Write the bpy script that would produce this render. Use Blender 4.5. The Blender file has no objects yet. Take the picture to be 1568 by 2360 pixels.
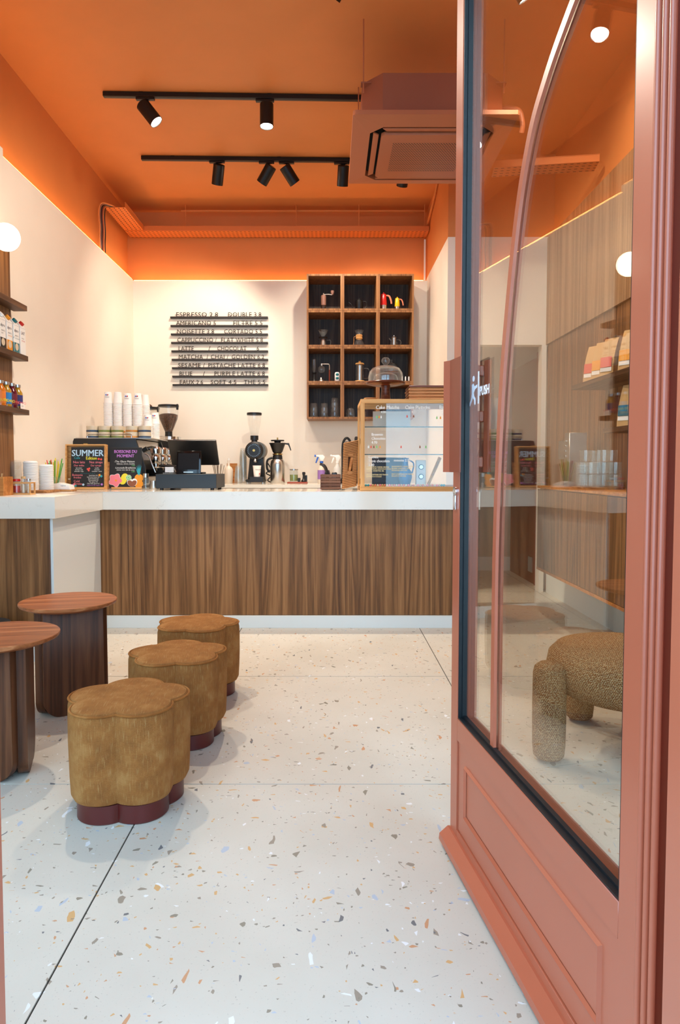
import bpy, bmesh, math, random
from mathutils import Vector, Matrix, Euler
PI = math.pi
R = math.radians
rnd = random.Random(7)
scene = bpy.context.scene
COL = scene.collection

# ------------------------------------------------------------------ camera
cd = bpy.data.cameras.new('camera'); cam = bpy.data.objects.new('camera', cd); COL.objects.link(cam)
cd.sensor_fit = 'HORIZONTAL'; cd.sensor_width = 24.0; cd.lens = 24.0
cd.shift_x = 0.0147; cd.shift_y = -0.0191; cd.clip_start = 0.05
cam.location = (0, 0, 1.087); cam.rotation_euler = (R(90 - 2.72), 0, 0)
scene.camera = cam

# ------------------------------------------------------------------ daylight and exposure
w = bpy.data.worlds.new('world'); scene.world = w; w.use_nodes = True
bg = w.node_tree.nodes['Background']; bg.inputs[0].default_value = (0.47, 0.73, 1.0, 1); bg.inputs[1].default_value = 4.9
scene.view_settings.view_transform = 'Standard'; scene.view_settings.look = 'None'
scene.view_settings.gamma = 1.0; scene.view_settings.use_curve_mapping = False
scene.view_settings.exposure = 0.1
scene.cycles.use_denoising = True
scene.cycles.max_bounces = 10; scene.cycles.diffuse_bounces = 5; scene.cycles.glossy_bounces = 5
scene.cycles.transmission_bounces = 8; scene.cycles.transparent_max_bounces = 40
scene.cycles.sample_clamp_indirect = 6.0
SPOT_W = 78.0          # one track spot
LED_E = 30.0            # led strip emission
SPOT_COL = (1.0, 0.885, 0.735)

# ------------------------------------------------------------------ colour and material helpers
def lin(r, g, b):
    f = lambda c: (c / 255 / 12.92) if c / 255 <= 0.04045 else ((c / 255 + 0.055) / 1.055) ** 2.4
    return (f(r), f(g), f(b), 1)

class N:
    def __init__(s, name):
        s.m = bpy.data.materials.new(name); s.m.use_nodes = True
        s.t = s.m.node_tree; s.t.nodes.clear()
        s.out = s.t.nodes.new('ShaderNodeOutputMaterial')
    def n(s, typ, **kw):
        x = s.t.nodes.new('ShaderNode' + typ)
        ins = kw.pop('ins', {})
        for k, v in kw.items(): setattr(x, k, v)
        for k, v in ins.items():
            if isinstance(v, bpy.types.NodeSocket): s.t.links.new(v, x.inputs[k])
            else: x.inputs[k].default_value = v
        return x
    def l(s, a, b): s.t.links.new(a, b)
    def ramp(s, fac, stops, interp='LINEAR'):
        r = s.n('ValToRGB', ins={0: fac}); cr = r.color_ramp; cr.interpolation = interp
        while len(cr.elements) < len(stops): cr.elements.new(0.5)
        for e, (p, c) in zip(cr.elements, stops): e.position = p; e.color = c
        return r.outputs[0]
    def mix(s, fac, a, b, typ='MIX'):
        x = s.n('MixRGB', blend_type=typ, ins={0: fac, 1: a, 2: b}); return x.outputs[0]
    def math(s, op, a, b=0.0, c=0.0):
        x = s.n('Math', operation=op, ins={0: a, 1: b, 2: c}); return x.outputs[0]
    def bsdf(s, **ins):
        b = s.n('BsdfPrincipled', ins={k.replace('_', ' '): v for k, v in ins.items()})
        s.l(b.outputs[0], s.out.inputs[0]); return b
    def bump(s, h, strength=0.3, dist=0.005):
        return s.n('Bump', ins={'Strength': strength, 'Distance': dist, 'Height': h}).outputs[0]
    def coord(s, which='Object', scale=(1, 1, 1), rot=(0, 0, 0)):
        c = s.n('TexCoord'); mp = s.n('Mapping', ins={'Vector': c.outputs[which], 'Scale': scale, 'Rotation': rot})
        return mp.outputs[0]

MC = {}
def plain(name, rgb, rough=0.5, metal=0.0, var=0.04, spec=0.5, bump=0.0, bscale=60, coat=0.0, sheen=0.0):
    """a painted / moulded surface: base colour with a faint procedural unevenness"""
    if name in MC: return MC[name]
    k = N(name); v = k.coord('Object')
    nz = k.n('TexNoise', ins={'Vector': v, 'Scale': 3.5, 'Detail': 4.0}).outputs[0]
    c = lin(*rgb); lo = tuple(x * (1 - var) for x in c[:3]) + (1,); hi = tuple(min(1, x * (1 + var)) for x in c[:3]) + (1,)
    col = k.ramp(nz, [(0.3, lo), (0.7, hi)])
    b = k.bsdf(Base_Color=col, Roughness=rough, Metallic=metal)
    b.inputs['Specular IOR Level'].default_value = spec
    if coat: b.inputs['Coat Weight'].default_value = coat; b.inputs['Coat Roughness'].default_value = 0.15
    if sheen: b.inputs['Sheen Weight'].default_value = sheen
    if bump:
        n2 = k.n('TexNoise', ins={'Vector': v, 'Scale': bscale, 'Detail': 3.0}).outputs[0]
        k.l(k.bump(n2, bump, 0.002), b.inputs['Normal'])
    MC[name] = k.m; return k.m

def wood(name, dark, mid, light, axis='Z', dens=14.0, rough=0.42, cathedral=0.6, stripe=1.0, bump=0.15):
    """veneer with streaks running along one axis of the object"""
    if name in MC: return MC[name]
    k = N(name); s = {'X': (0.035, 1, 1), 'Y': (1, 0.035, 1), 'Z': (1, 1, 0.035)}[axis]
    v = k.coord('Object', tuple(dens * x for x in s))
    low = k.n('TexNoise', ins={'Vector': v, 'Scale': 0.45, 'Detail': 3.0, 'Roughness': 0.55, 'Distortion': cathedral})
    band = k.math('FRACT', k.math('MULTIPLY', low.outputs[0], 7.0 * stripe))
    band = k.math('ABSOLUTE', k.math('SUBTRACT', band, 0.5))
    fine = k.n('TexNoise', ins={'Vector': v, 'Scale': 6.0, 'Detail': 6.0, 'Roughness': 0.7}).outputs[0]
    broad = k.n('TexNoise', ins={'Vector': v, 'Scale': 0.9, 'Detail': 2.0}).outputs[0]
    f = k.math('ADD', k.math('MULTIPLY', band, 0.55), k.math('ADD', k.math('MULTIPLY', fine, 0.5), k.math('MULTIPLY', broad, 0.35)))
    col = k.ramp(f, [(0.32, lin(*dark)), (0.55, lin(*mid)), (0.78, lin(*light))])
    b = k.bsdf(Base_Color=col, Roughness=rough); b.inputs['Specular IOR Level'].default_value = 0.28
    k.l(k.bump(fine, bump, 0.001), b.inputs['Normal'])
    MC[name] = k.m; return k.m

def glass(name, tint=(1, 1, 1), ior=1.5, rough=0.0, body=0.0):
    """thin clear glass: light passes straight through, mirror reflection by angle; body adds a faint haze"""
    if name in MC: return MC[name]
    k = N(name)
    f0 = ((ior - 1) / (ior + 1)) ** 2
    fa = k.n('LayerWeight', ins={'Blend': 0.5}).outputs['Facing']
    fr = k.math('ADD', k.math('MULTIPLY', k.math('POWER', fa, 5.0), 1 - f0), f0)      # Schlick reflectance, same from both sides
    tr = k.n('BsdfTransparent', ins={0: (*tint, 1)}).outputs[0]
    gl = k.n('BsdfGlossy', ins={0: (1, 1, 1, 1), 'Roughness': rough}).outputs[0]
    if body:
        df = k.n('BsdfDiffuse', ins={0: (0.85, 0.88, 0.86, 1)}).outputs[0]
        tr = k.n('MixShader', ins={0: body, 1: tr, 2: df}).outputs[0]
    mx = k.n('MixShader', ins={0: fr, 1: tr, 2: gl})
    k.l(mx.outputs[0], k.out.inputs[0]); MC[name] = k.m; return k.m

def emit(name, rgb, strength):
    if name in MC: return MC[name]
    k = N(name); e = k.n('Emission', ins={0: lin(*rgb), 1: strength}); k.l(e.outputs[0], k.out.inputs[0])
    MC[name] = k.m; return k.m

M = {}
M['white_wall'] = plain('white_wall', (240, 230, 214), 0.75, var=0.015, bump=0.05, bscale=120)
M['orange'] = plain('orange_paint', (214, 132, 70), 0.62, var=0.03, bump=0.08, bscale=90)
M['terracotta'] = plain('terracotta_lacquer', (176, 92, 64), 0.36, var=0.03, spec=0.6, coat=0.25)
M['terracotta_dark'] = plain('terracotta_brown_lacquer', (140, 68, 46), 0.4, var=0.03)
M['ac'] = plain('ac_terracotta', (182, 104, 66), 0.5, var=0.03)
M['ac_body'] = plain('ac_body_brown', (152, 82, 54), 0.6, var=0.05)
M['black'] = plain('black_plastic', (20, 20, 21), 0.42, var=0.1)
M['black_gloss'] = plain('black_gloss', (12, 12, 13), 0.12, var=0.1)
M['black_metal'] = plain('black_metal', (16, 15, 15), 0.38, var=0.1, spec=0.4)
M['gasket'] = plain('rubber_gasket', (5, 16, 22), 0.45, var=0.1)
M['dark_gap'] = plain('dark_gap', (14, 11, 9), 0.9)
M['chrome'] = plain('chrome', (225, 225, 225), 0.1, 1.0, var=0.02)
M['steel'] = plain('brushed_steel', (200, 196, 190), 0.28, 1.0, var=0.04)
M['silver'] = plain('silver_cap', (205, 205, 205), 0.3, 0.9)
M['brass'] = plain('brass', (205, 160, 90), 0.3, 1.0)
M['white'] = plain('white_plastic', (240, 238, 232), 0.45, var=0.01)
M['paper'] = plain('paper_white', (243, 236, 228), 0.7, var=0.015)
M['grey_white'] = plain('grey_white_laminate', (222, 224, 218), 0.5, var=0.01)
M['greige'] = plain('greige_wall', (196, 184, 168), 0.7, var=0.02)
M['ceramic'] = plain('beige_ceramic', (214, 196, 166), 0.4, var=0.06)
M['ceramic_g'] = plain('green_glaze', (120, 130, 62), 0.4, var=0.2)
M['ceramic_b'] = plain('blue_glaze', (52, 70, 92), 0.4, var=0.2)
M['ceramic_o'] = plain('amber_glaze', (196, 130, 54), 0.4, var=0.2)
M['oxblood'] = plain('oxblood_lacquer', (82, 22, 18), 0.34, var=0.06)
M['red'] = plain('red_enamel', (196, 34, 28), 0.25)
M['yellow'] = plain('yellow_enamel', (240, 184, 20), 0.3)
M['green'] = plain('green_straw', (70, 160, 40), 0.35)
M['straw_y'] = plain('yellow_straw', (235, 205, 40), 0.35)
M['straw_r'] = plain('red_straw', (215, 60, 35), 0.35)
M['blue'] = plain('blue_plastic', (28, 92, 190), 0.35)
M['purple'] = plain('purple_liquid', (150, 112, 178), 0.35)
M['mocha'] = plain('mocha_metal', (150, 108, 92), 0.35, 0.3)
M['salmon'] = plain('salmon_plastic', (226, 130, 96), 0.45)
M['kraft'] = plain('kraft_paper', (206, 164, 110), 0.75, var=0.08, bump=0.2, bscale=40)
M['chalkboard'] = plain('chalkboard', (26, 26, 27), 0.7, var=0.15)
M['beans'] = None
M['teal'] = plain('teal_glaze', (24, 110, 116), 0.25)
M['pink'] = plain('chalk_pink', (238, 130, 140), 0.8)
M['lilac'] = plain('chalk_lilac', (186, 120, 200), 0.8)
M['chalk'] = plain('chalk_white', (236, 236, 230), 0.8)
M['chalk_blue'] = plain('chalk_blue', (176, 206, 226), 0.8)
M['chalk_yellow'] = plain('chalk_yellow', (230, 218, 60), 0.8)
M['chalk_green'] = plain('chalk_green', (120, 200, 120), 0.8)
M['chalk_teal'] = plain('chalk_teal', (50, 160, 170), 0.8)
M['chalk_orange'] = plain('chalk_orange', (232, 150, 40), 0.8)
M['chalk_brown'] = plain('chalk_brown', (140, 84, 56), 0.8)
M['chalk_red'] = plain('chalk_red', (224, 84, 70), 0.8)
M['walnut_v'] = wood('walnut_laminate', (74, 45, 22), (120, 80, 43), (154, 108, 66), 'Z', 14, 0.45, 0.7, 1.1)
M['walnut_pale'] = wood('walnut_wall_panel', (112, 84, 58), (150, 116, 84), (176, 142, 108), 'Z', 13, 0.5, 0.5, 0.8)
M['walnut_panel'] = wood('walnut_shelf_panel', (84, 55, 30), (122, 82, 48), (150, 106, 66), 'Z', 15, 0.45, 0.7)
M['walnut_y'] = wood('walnut_shelf_board', (62, 40, 24), (96, 64, 40), (124, 88, 58), 'Y', 18, 0.45, 0.4)
M['table_top'] = wood('walnut_table_top', (120, 66, 36), (160, 94, 54), (186, 120, 76), 'X', 20, 0.38, 0.35)
M['table_leg'] = wood('walnut_table_leg', (52, 28, 16), (84, 48, 28), (108, 66, 40), 'Z', 20, 0.38, 0.4)
M['cube_out'] = wood('cube_frame_wood', (100, 64, 35), (138, 92, 54), (164, 116, 72), 'Z', 22, 0.45, 0.3)
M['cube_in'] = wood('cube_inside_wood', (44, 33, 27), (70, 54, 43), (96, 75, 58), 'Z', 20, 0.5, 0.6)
M['oak'] = wood('oak_frame', (176, 124, 66), (206, 152, 90), (222, 174, 114), 'Z', 24, 0.5, 0.3)
M['oak_h'] = wood('oak_frame_h', (176, 124, 66), (206, 152, 90), (222, 174, 114), 'X', 24, 0.5, 0.3)
M['wood_box'] = wood('caddy_wood', (140, 84, 36), (178, 112, 54), (198, 136, 74), 'X', 22, 0.45, 0.5)
M['wood_red'] = wood('cake_stand_wood', (62, 30, 18), (96, 50, 30), (124, 72, 46), 'X', 20, 0.3, 0.3)
M['wood_tray'] = wood('tray_wood', (120, 76, 40), (164, 112, 66), (200, 150, 96), 'X', 20, 0.4, 0.3)
M['crate'] = wood('crate_wood', (70, 44, 32), (102, 68, 50), (128, 90, 68), 'X', 26, 0.55, 0.3)
M['glass'] = glass('clear_glass', (0.97, 0.985, 0.98), 1.48)
M['pane'] = glass('door_pane', (0.92, 0.91, 0.865), 1.88)
M['glassware'] = glass('glassware', (0.95, 0.965, 0.965), 1.5, 0.02, 0.03)
M['shelf_glass'] = glass('glass_shelf', (0.86, 0.95, 0.94), 1.5)
M['glass_edge'] = plain('glass_edge_teal', (20, 84, 92), 0.15)
M['cup_clear'] = glass('clear_plastic', (0.93, 0.93, 0.92), 1.45, 0.06, 0.08)
M['globe'] = emit('globe_glow', (255, 236, 205), 9.0)
M['lens'] = emit('spot_lens_glow', (255, 246, 232), 22.0)
M['led'] = emit('led_strip_glow', (255, 186, 104), LED_E)
M['screen'] = plain('dark_screen', (14, 7, 6), 0.55, spec=0.2)

def mk_terrazzo():
    k = N('terrazzo_tile'); v = k.coord('Object')
    warp = k.n('TexNoise', ins={'Vector': v, 'Scale': 9.0, 'Detail': 2.0})
    vd = k.n('VectorMath', operation='MULTIPLY_ADD', ins={0: warp.outputs[1], 1: (0.05, 0.05, 0), 2: v}).outputs[0]
    base_n = k.n('TexNoise', ins={'Vector': v, 'Scale': 2.2, 'Detail': 5.0}).outputs[0]
    speck = k.n('TexNoise', ins={'Vector': v, 'Scale': 160.0, 'Detail': 2.0}).outputs[0]
    col = k.ramp(base_n, [(0.3, lin(198, 190, 175)), (0.7, lin(209, 202, 188))])
    col = k.mix(k.ramp(speck, [(0.66, (0, 0, 0, 1)), (0.72, (0.5, 0.5, 0.5, 1))]), col, lin(164, 156, 144))
    def layer(col, scale, squash, rot, frac, inset):
        mp = k.n('Mapping', ins={'Vector': vd, 'Scale': (scale, scale * squash, 1), 'Rotation': (0, 0, rot)}).outputs[0]
        a = k.n('TexVoronoi', voronoi_dimensions='2D', feature='F1', ins={'Vector': mp, 'Scale': 1.0, 'Randomness': 1.0})
        e = k.n('TexVoronoi', voronoi_dimensions='2D', feature='DISTANCE_TO_EDGE', ins={'Vector': mp, 'Scale': 1.0, 'Randomness': 1.0})
        sep = k.n('SeparateColor', ins={0: a.outputs['Color']})
        pick = k.math('LESS_THAN', sep.outputs[0], frac)
        inside = k.math('GREATER_THAN', e.outputs[0], k.math('ADD', k.math('MULTIPLY', sep.outputs[2], 0.22), inset))
        chip = k.ramp(sep.outputs[1], [(0.0, lin(140, 132, 116)), (0.22, lin(204, 162, 110)), (0.42, lin(150, 138, 122)),
                                       (0.58, lin(176, 184, 194)), (0.7, lin(196, 146, 108)), (0.8, lin(226, 226, 224)), (0.93, lin(112, 112, 112))], 'CONSTANT')
        return k.mix(k.math('MULTIPLY', pick, inside), col, chip)
    col = layer(col, 44.0, 1.7, 0.5, 0.035, 0.12)
    col = layer(col, 60.0, 0.5, 1.3, 0.045, 0.12)
    col = layer(col, 85.0, 1.8, 2.4, 0.03, 0.14)
    col = layer(col, 140.0, 0.7, 0.2, 0.03, 0.14)
    b = k.bsdf(Base_Color=col, Roughness=0.36)
    b.inputs['Specular IOR Level'].default_value = 0.35
    k.l(k.bump(speck, 0.03, 0.001), b.inputs['Normal'])
    return k.m
M['terrazzo'] = mk_terrazzo()

def mk_marble():
    k = N('white_quartz'); v = k.coord('Object')
    n1 = k.n('TexNoise', ins={'Vector': v, 'Scale': 6.5, 'Detail': 8.0, 'Roughness': 0.65, 'Distortion': 0.8}).outputs[0]
    vein = k.math('ABSOLUTE', k.math('SUBTRACT', n1, 0.5))
    mask = k.n('TexNoise', ins={'Vector': v, 'Scale': 5.0, 'Detail': 2.0}).outputs[0]
    vf = k.math('MULTIPLY', k.ramp(vein, [(0.0, (1, 1, 1, 1)), (0.009, (0, 0, 0, 1))]), k.ramp(mask, [(0.52, (0, 0, 0, 1)), (0.66, (0.4, 0.4, 0.4, 1))]))
    col = k.mix(vf, lin(228, 221, 207), lin(140, 120, 94))
    b = k.bsdf(Base_Color=col, Roughness=0.12); b.inputs['Specular IOR Level'].default_value = 0.6
    return k.m
M['marble'] = mk_marble()

def mk_velvet():
    k = N('mustard_chenille'); uv = k.coord('UV'); v = k.coord('Object')
    wx = k.n('TexWave', wave_type='BANDS', bands_direction='X', ins={'Vector': uv, 'Scale': 150.0, 'Distortion': 1.0, 'Detail': 2.0, 'Detail Scale': 2.0}).outputs[1]
    wy = k.n('TexWave', wave_type='BANDS', bands_direction='Y', ins={'Vector': uv, 'Scale': 125.0, 'Distortion': 1.0, 'Detail': 2.0, 'Detail Scale': 2.0}).outputs[1]
    weave = k.math('MULTIPLY', wx, wy)
    patch = k.n('TexNoise', ins={'Vector': v, 'Scale': 11.0, 'Detail': 5.0, 'Roughness': 0.65}).outputs[0]
    thread = k.n('TexNoise', ins={'Vector': k.n('Mapping', ins={'Vector': uv, 'Scale': (260, 26, 1)}).outputs[0], 'Scale': 1.0, 'Detail': 3.0}).outputs[0]
    col = k.ramp(patch, [(0.3, lin(122, 68, 26)), (0.5, lin(158, 96, 42)), (0.7, lin(190, 136, 78))])
    col = k.mix(0.4, col, k.ramp(weave, [(0.0, lin(108, 64, 28)), (0.6, lin(188, 138, 84))]))
    col = k.mix(k.math('MULTIPLY', k.ramp(thread, [(0.55, (0, 0, 0, 1)), (0.75, (1, 1, 1, 1))]), 0.35), col, lin(206, 170, 116))
    b = k.bsdf(Base_Color=col, Roughness=0.85); b.inputs['Sheen Weight'].default_value = 0.22
    b.inputs['Sheen Tint'].default_value = lin(226, 176, 104); b.inputs['Specular IOR Level'].default_value = 0.15
    k.l(k.bump(weave, 0.6, 0.003), b.inputs['Normal'])
    return k.m
M['velvet'] = mk_velvet()

def mk_boucle():
    k = N('tweed_boucle'); uv = k.coord('UV')
    ch = k.n('TexBrick', offset=0.5, ins={'Vector': uv, 'Scale': 1.0, 'Mortar Size': 0.0010, 'Brick Width': 0.0075, 'Row Height': 0.0062,
             'Color1': lin(112, 66, 34), 'Color2': lin(172, 116, 66), 'Mortar': lin(216, 200, 158), 'Mortar Smooth': 0.5, 'Bias': -0.15})
    nz = k.n('TexNoise', ins={'Vector': uv, 'Scale': 170.0, 'Detail': 3.0}).outputs[0]
    col = k.mix(k.ramp(nz, [(0.42, (0, 0, 0, 1)), (0.60, (0.85, 0.85, 0.85, 1))]), ch.outputs[0], lin(122, 74, 38))
    b = k.bsdf(Base_Color=col, Roughness=0.9); b.inputs['Specular IOR Level'].default_value = 0.1
    k.l(k.bump(k.math('ADD', ch.outputs[1], nz), 0.7, 0.004), b.inputs['Normal'])
    return k.m
M['boucle'] = mk_boucle()

def mk_beans():
    k = N('coffee_beans'); v = k.coord('Object')
    vo = k.n('TexVoronoi', ins={'Vector': v, 'Scale': 95.0})
    col = k.ramp(vo.outputs['Distance'], [(0.0, lin(132, 84, 44)), (0.5, lin(84, 48, 24)), (0.9, lin(28, 14, 8))])
    b = k.bsdf(Base_Color=col, Roughness=0.35)
    return k.m
M['beans'] = mk_beans()

def mk_perf(name, base, dark, pitch, hole, sx=1.0):
    """sheet metal with rows of punched slots (object x along the tray)"""
    k = N(name); v = k.coord('Object')
    s = k.n('SeparateXYZ', ins={0: v})
    fx = k.math('ABSOLUTE', k.math('SUBTRACT', k.math('FRACT', k.math('DIVIDE', s.outputs[0], pitch * sx)), 0.5))
    fy = k.math('ABSOLUTE', k.math('SUBTRACT', k.math('FRACT', k.math('DIVIDE', s.outputs[1], pitch)), 0.5))
    m = k.math('MULTIPLY', k.math('LESS_THAN', fx, hole), k.math('LESS_THAN', fy, 0.14))
    col = k.mix(m, lin(*base), lin(*dark)); k.bsdf(Base_Color=col, Roughness=0.5)
    return k.m
M['tray_metal'] = mk_perf('perforated_tray', (208, 118, 58), (70, 28, 10), 0.042, 0.25, 1.0)
M['basket'] = plain('basket_fibre', (166, 112, 62), 0.75, var=0.25, bump=0.6, bscale=120)

# ------------------------------------------------------------------ mesh builder
class B:
    def __init__(s):
        s.bm = bmesh.new(); s.uv = s.bm.loops.layers.uv.new('UVMap')
    def box(s, x0, x1, y0, y1, z0, z1, bev=0.0, seg=1):
        vs = [s.bm.verts.new(p) for p in ((x0, y0, z0), (x1, y0, z0), (x1, y1, z0), (x0, y1, z0), (x0, y0, z1), (x1, y0, z1), (x1, y1, z1), (x0, y1, z1))]
        fs = [s.bm.faces.new([vs[i] for i in q]) for q in ((0, 3, 2, 1), (4, 5, 6, 7), (0, 1, 5, 4), (1, 2, 6, 5), (2, 3, 7, 6), (3, 0, 4, 7))]
        if bev:
            es = list({e for f in fs for e in f.edges})
            bmesh.ops.bevel(s.bm, geom=es, offset=bev, segments=seg, affect='EDGES', profile=0.5)
        return s
    def cbox(s, c, size, bev=0.0, rot=None, seg=1):
        n0 = len(s.bm.verts); x, y, z = (d / 2 for d in size)
        s.bm.verts.ensure_lookup_table(); before = set(s.bm.verts)
        s.box(-x, x, -y, y, -z, z, bev, seg)
        new = [v for v in s.bm.verts if v not in before]
        m = Matrix.Translation(c) @ (Euler(rot).to_matrix().to_4x4() if rot else Matrix())
        bmesh.ops.transform(s.bm, matrix=m, verts=new); return s
    def lathe(s, prof, c=(0, 0, 0), seg=28, lobes=None, rot=None, arc=None):
        """revolve (r, z) pairs; lobes = f(angle) -> radius factor"""
        rings = []; ul = 0.0; lens = [0.0]
        for (a, b) in zip(prof, prof[1:]): ul += math.hypot(b[0] - a[0], b[1] - a[1]); lens.append(ul)
        rm = max(p[0] for p in prof)
        for (r, z) in prof:
            if r < 1e-6: rings.append([s.bm.verts.new((0, 0, z))])
            else:
                rings.append([s.bm.verts.new((r * (lobes(2 * PI * i / seg) if lobes else 1) * math.cos(2 * PI * i / seg),
                                              r * (lobes(2 * PI * i / seg) if lobes else 1) * math.sin(2 * PI * i / seg), z)) for i in range(seg)])
        new = [v for q in rings for v in q]
        for j, (a, b) in enumerate(zip(rings, rings[1:])):
            for i in range(seg):
                k = (i + 1) % seg
                if len(a) == 1 and len(b) == 1: continue
                if len(a) == 1: vs = [a[0], b[k], b[i]]; us = [((i + .5), lens[j]), (i + 1, lens[j + 1]), (i, lens[j + 1])]
                elif len(b) == 1: vs = [a[i], a[k], b[0]]; us = [(i, lens[j]), (i + 1, lens[j]), (i + .5, lens[j + 1])]
                else: vs = [a[i], a[k], b[k], b[i]]; us = [(i, lens[j]), (i + 1, lens[j]), (i + 1, lens[j + 1]), (i, lens[j + 1])]
                try: f = s.bm.faces.new(vs)
                except ValueError: continue
                flat = abs(prof[j][1] - prof[j + 1][1]) < 0.35 * abs(prof[j][0] - prof[j + 1][0])
                for lp, u in zip(f.loops, us):
                    if flat: lp[s.uv].uv = (lp.vert.co.x, lp.vert.co.y)
                    else: lp[s.uv].uv = (u[0] * 2 * PI * rm / seg, u[1])
        m = Matrix.Translation(c) @ (Euler(rot).to_matrix().to_4x4() if rot else Matrix())
        bmesh.ops.transform(s.bm, matrix=m, verts=new); return s
    def cyl(s, c, r, h, seg=20, r2=None, rot=None):
        """closed cylinder or cone from its base centre c along local z"""
        r2 = r if r2 is None else r2
        return s.lathe([(0, 0), (r, 0), (r2, h), (0, h)], c, seg, rot=rot)
    def tube(s, pts, r, seg=8, caps=True, closed=False):
        pts = [Vector(p) for p in pts]; n = len(pts); rs = r if isinstance(r, (list, tuple)) else [r] * n
        rings = []; up = None
        for i, p in enumerate(pts):
            a = pts[(i - 1) % n] if (i or closed) else pts[0]; b = pts[(i + 1) % n] if (i < n - 1 or closed) else pts[-1]
            d = (b - a).normalized()
            if up is None: up = Vector((0, 0, 1)) if abs(d.z) < 0.9 else Vector((1, 0, 0))
            x = d.cross(up).normalized(); up = x.cross(d).normalized()
            rings.append([s.bm.verts.new(p + (x * math.cos(2 * PI * k / seg) + up * math.sin(2 * PI * k / seg)) * rs[i]) for k in range(seg)])
        m = n if closed else n - 1
        for i in range(m):
            a, b = rings[i], rings[(i + 1) % n]
            for k in range(seg):
                try: s.bm.faces.new([a[k], a[(k + 1) % seg], b[(k + 1) % seg], b[k]])
                except ValueError: pass
        if caps and not closed:
            s.bm.faces.new(list(reversed(rings[0]))); s.bm.faces.new(rings[-1])
        return s
    def prism(s, poly, d, axis='Y', at=0.0, bev=0.0):
        """polygon of 2-d points swept d along an axis; X: (y,z) Y: (x,z) Z: (x,y)"""
        f = {'X': lambda a, b, t: (t, a, b), 'Y': lambda a, b, t: (a, t, b), 'Z': lambda a, b, t: (a, b, t)}[axis]
        A = [s.bm.verts.new(f(a, b, at)) for a, b in poly]; C = [s.bm.verts.new(f(a, b, at + d)) for a, b in poly]
        n = len(poly); fs = [s.bm.faces.new(A), s.bm.faces.new(list(reversed(C)))]
        for i in range(n): fs.append(s.bm.faces.new([A[(i + 1) % n], A[i], C[i], C[(i + 1) % n]]))
        if bev:
            es = [e for e in fs[0].edges] + [e for e in fs[1].edges]
            bmesh.ops.bevel(s.bm, geom=es, offset=bev, segments=2, affect='EDGES', profile=0.5)
        return s
    def sphere(s, c, r, seg=20, rings=12, scale=(1, 1, 1)):
        return s.lathe([(r * math.sin(PI * i / rings) * 1.0, -r * math.cos(PI * i / rings) * scale[2]) for i in range(rings + 1)], c, seg)
    def text(s, txt, size, loc, rot=(PI / 2, 0, 0), depth=0.0, align='LEFT', sx=1.0, spacing=1.0, thick=0.0):
        me = text_mesh(txt, size, depth, align, spacing)
        for k in ((-1, 0, 1) if thick else (0,)):           # heavier strokes: the same letters side by side
            before = set(s.bm.verts); s.bm.from_mesh(me); new = [v for v in s.bm.verts if v not in before]
            m = Matrix.Translation(loc) @ Euler(rot).to_matrix().to_4x4() @ Matrix.Translation((k * thick, k * thick * 0.4, k * 0.00004)) @ Matrix.Diagonal((sx, 1, 1, 1))
            bmesh.ops.transform(s.bm, matrix=m, verts=new)
        return s
    def build(s, name, mat, parent=None, smooth=True, **tags):
        bmesh.ops.recalc_face_normals(s.bm, faces=s.bm.faces[:])
        for f in s.bm.faces: f.smooth = smooth
        for e in s.bm.edges:
            if len(e.link_faces) == 2 and e.calc_face_angle(0) > 0.62: e.smooth = False
        me = bpy.data.meshes.new(name); s.bm.to_mesh(me); s.bm.free()
        me.materials.append(M[mat] if isinstance(mat, str) else mat)
        o = place(me, name, parent, **tags)
        if name == 'lettering': o['kind'] = 'stuff'          # print too small to pick apart letter by letter
        return o

TXT = {}
def text_mesh(txt, size, depth, align, spacing):
    key = (txt, size, depth, align, spacing)
    if key in TXT: return TXT[key]
    cu = bpy.data.curves.new('lettering', 'FONT'); cu.body = txt; cu.size = size; cu.extrude = depth; cu.align_x = align
    cu.space_character = spacing; cu.resolution_u = 2
    ob = bpy.data.objects.new('lettering', cu); COL.objects.link(ob)
    dg = bpy.context.evaluated_depsgraph_get(); dg.update()
    me = bpy.data.meshes.new_from_object(ob.evaluated_get(dg))
    bpy.data.objects.remove(ob); bpy.data.curves.remove(cu)
    TXT[key] = me; return me

def tagit(o, label=None, cat=None, group=None, kind=None):
    if label: o['label'] = label
    if cat: o['category'] = cat
    if group: o['group'] = group
    if kind: o['kind'] = kind
    elif cat: o['kind'] = 'thing'
    return o
def place(me, name, parent=None, loc=None, rot=None, **tags):
    o = bpy.data.objects.new(name, me); COL.objects.link(o)
    if parent is not None: o.parent = parent
    if loc: o.location = loc
    if rot: o.rotation_euler = rot
    return tagit(o, **tags)
def thing(name, label, cat, loc=(0, 0, 0), rotz=0.0, group=None, kind=None, rot=None):
    o = bpy.data.objects.new(name, None); COL.objects.link(o); o.empty_display_size = 0.05
    o.location = loc; o.rotation_euler = rot or (0, 0, rotz)
    return tagit(o, label, cat, group, kind)
def copy_tree(o, parent=None):
    c = o.copy(); COL.objects.link(c)
    if parent is not None: c.parent = parent
    for ch in list(o.children): copy_tree(ch, c)
    return c
def struct(name, label=None, cat=None): return thing(name, label, cat, kind='structure')
def ring(cx, cy, z, r, n=24): return [(cx + r * math.cos(2 * PI * i / n), cy + r * math.sin(2 * PI * i / n), z) for i in range(n)]

# ================================================================== THE SETTING
CZ = 3.715
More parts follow.
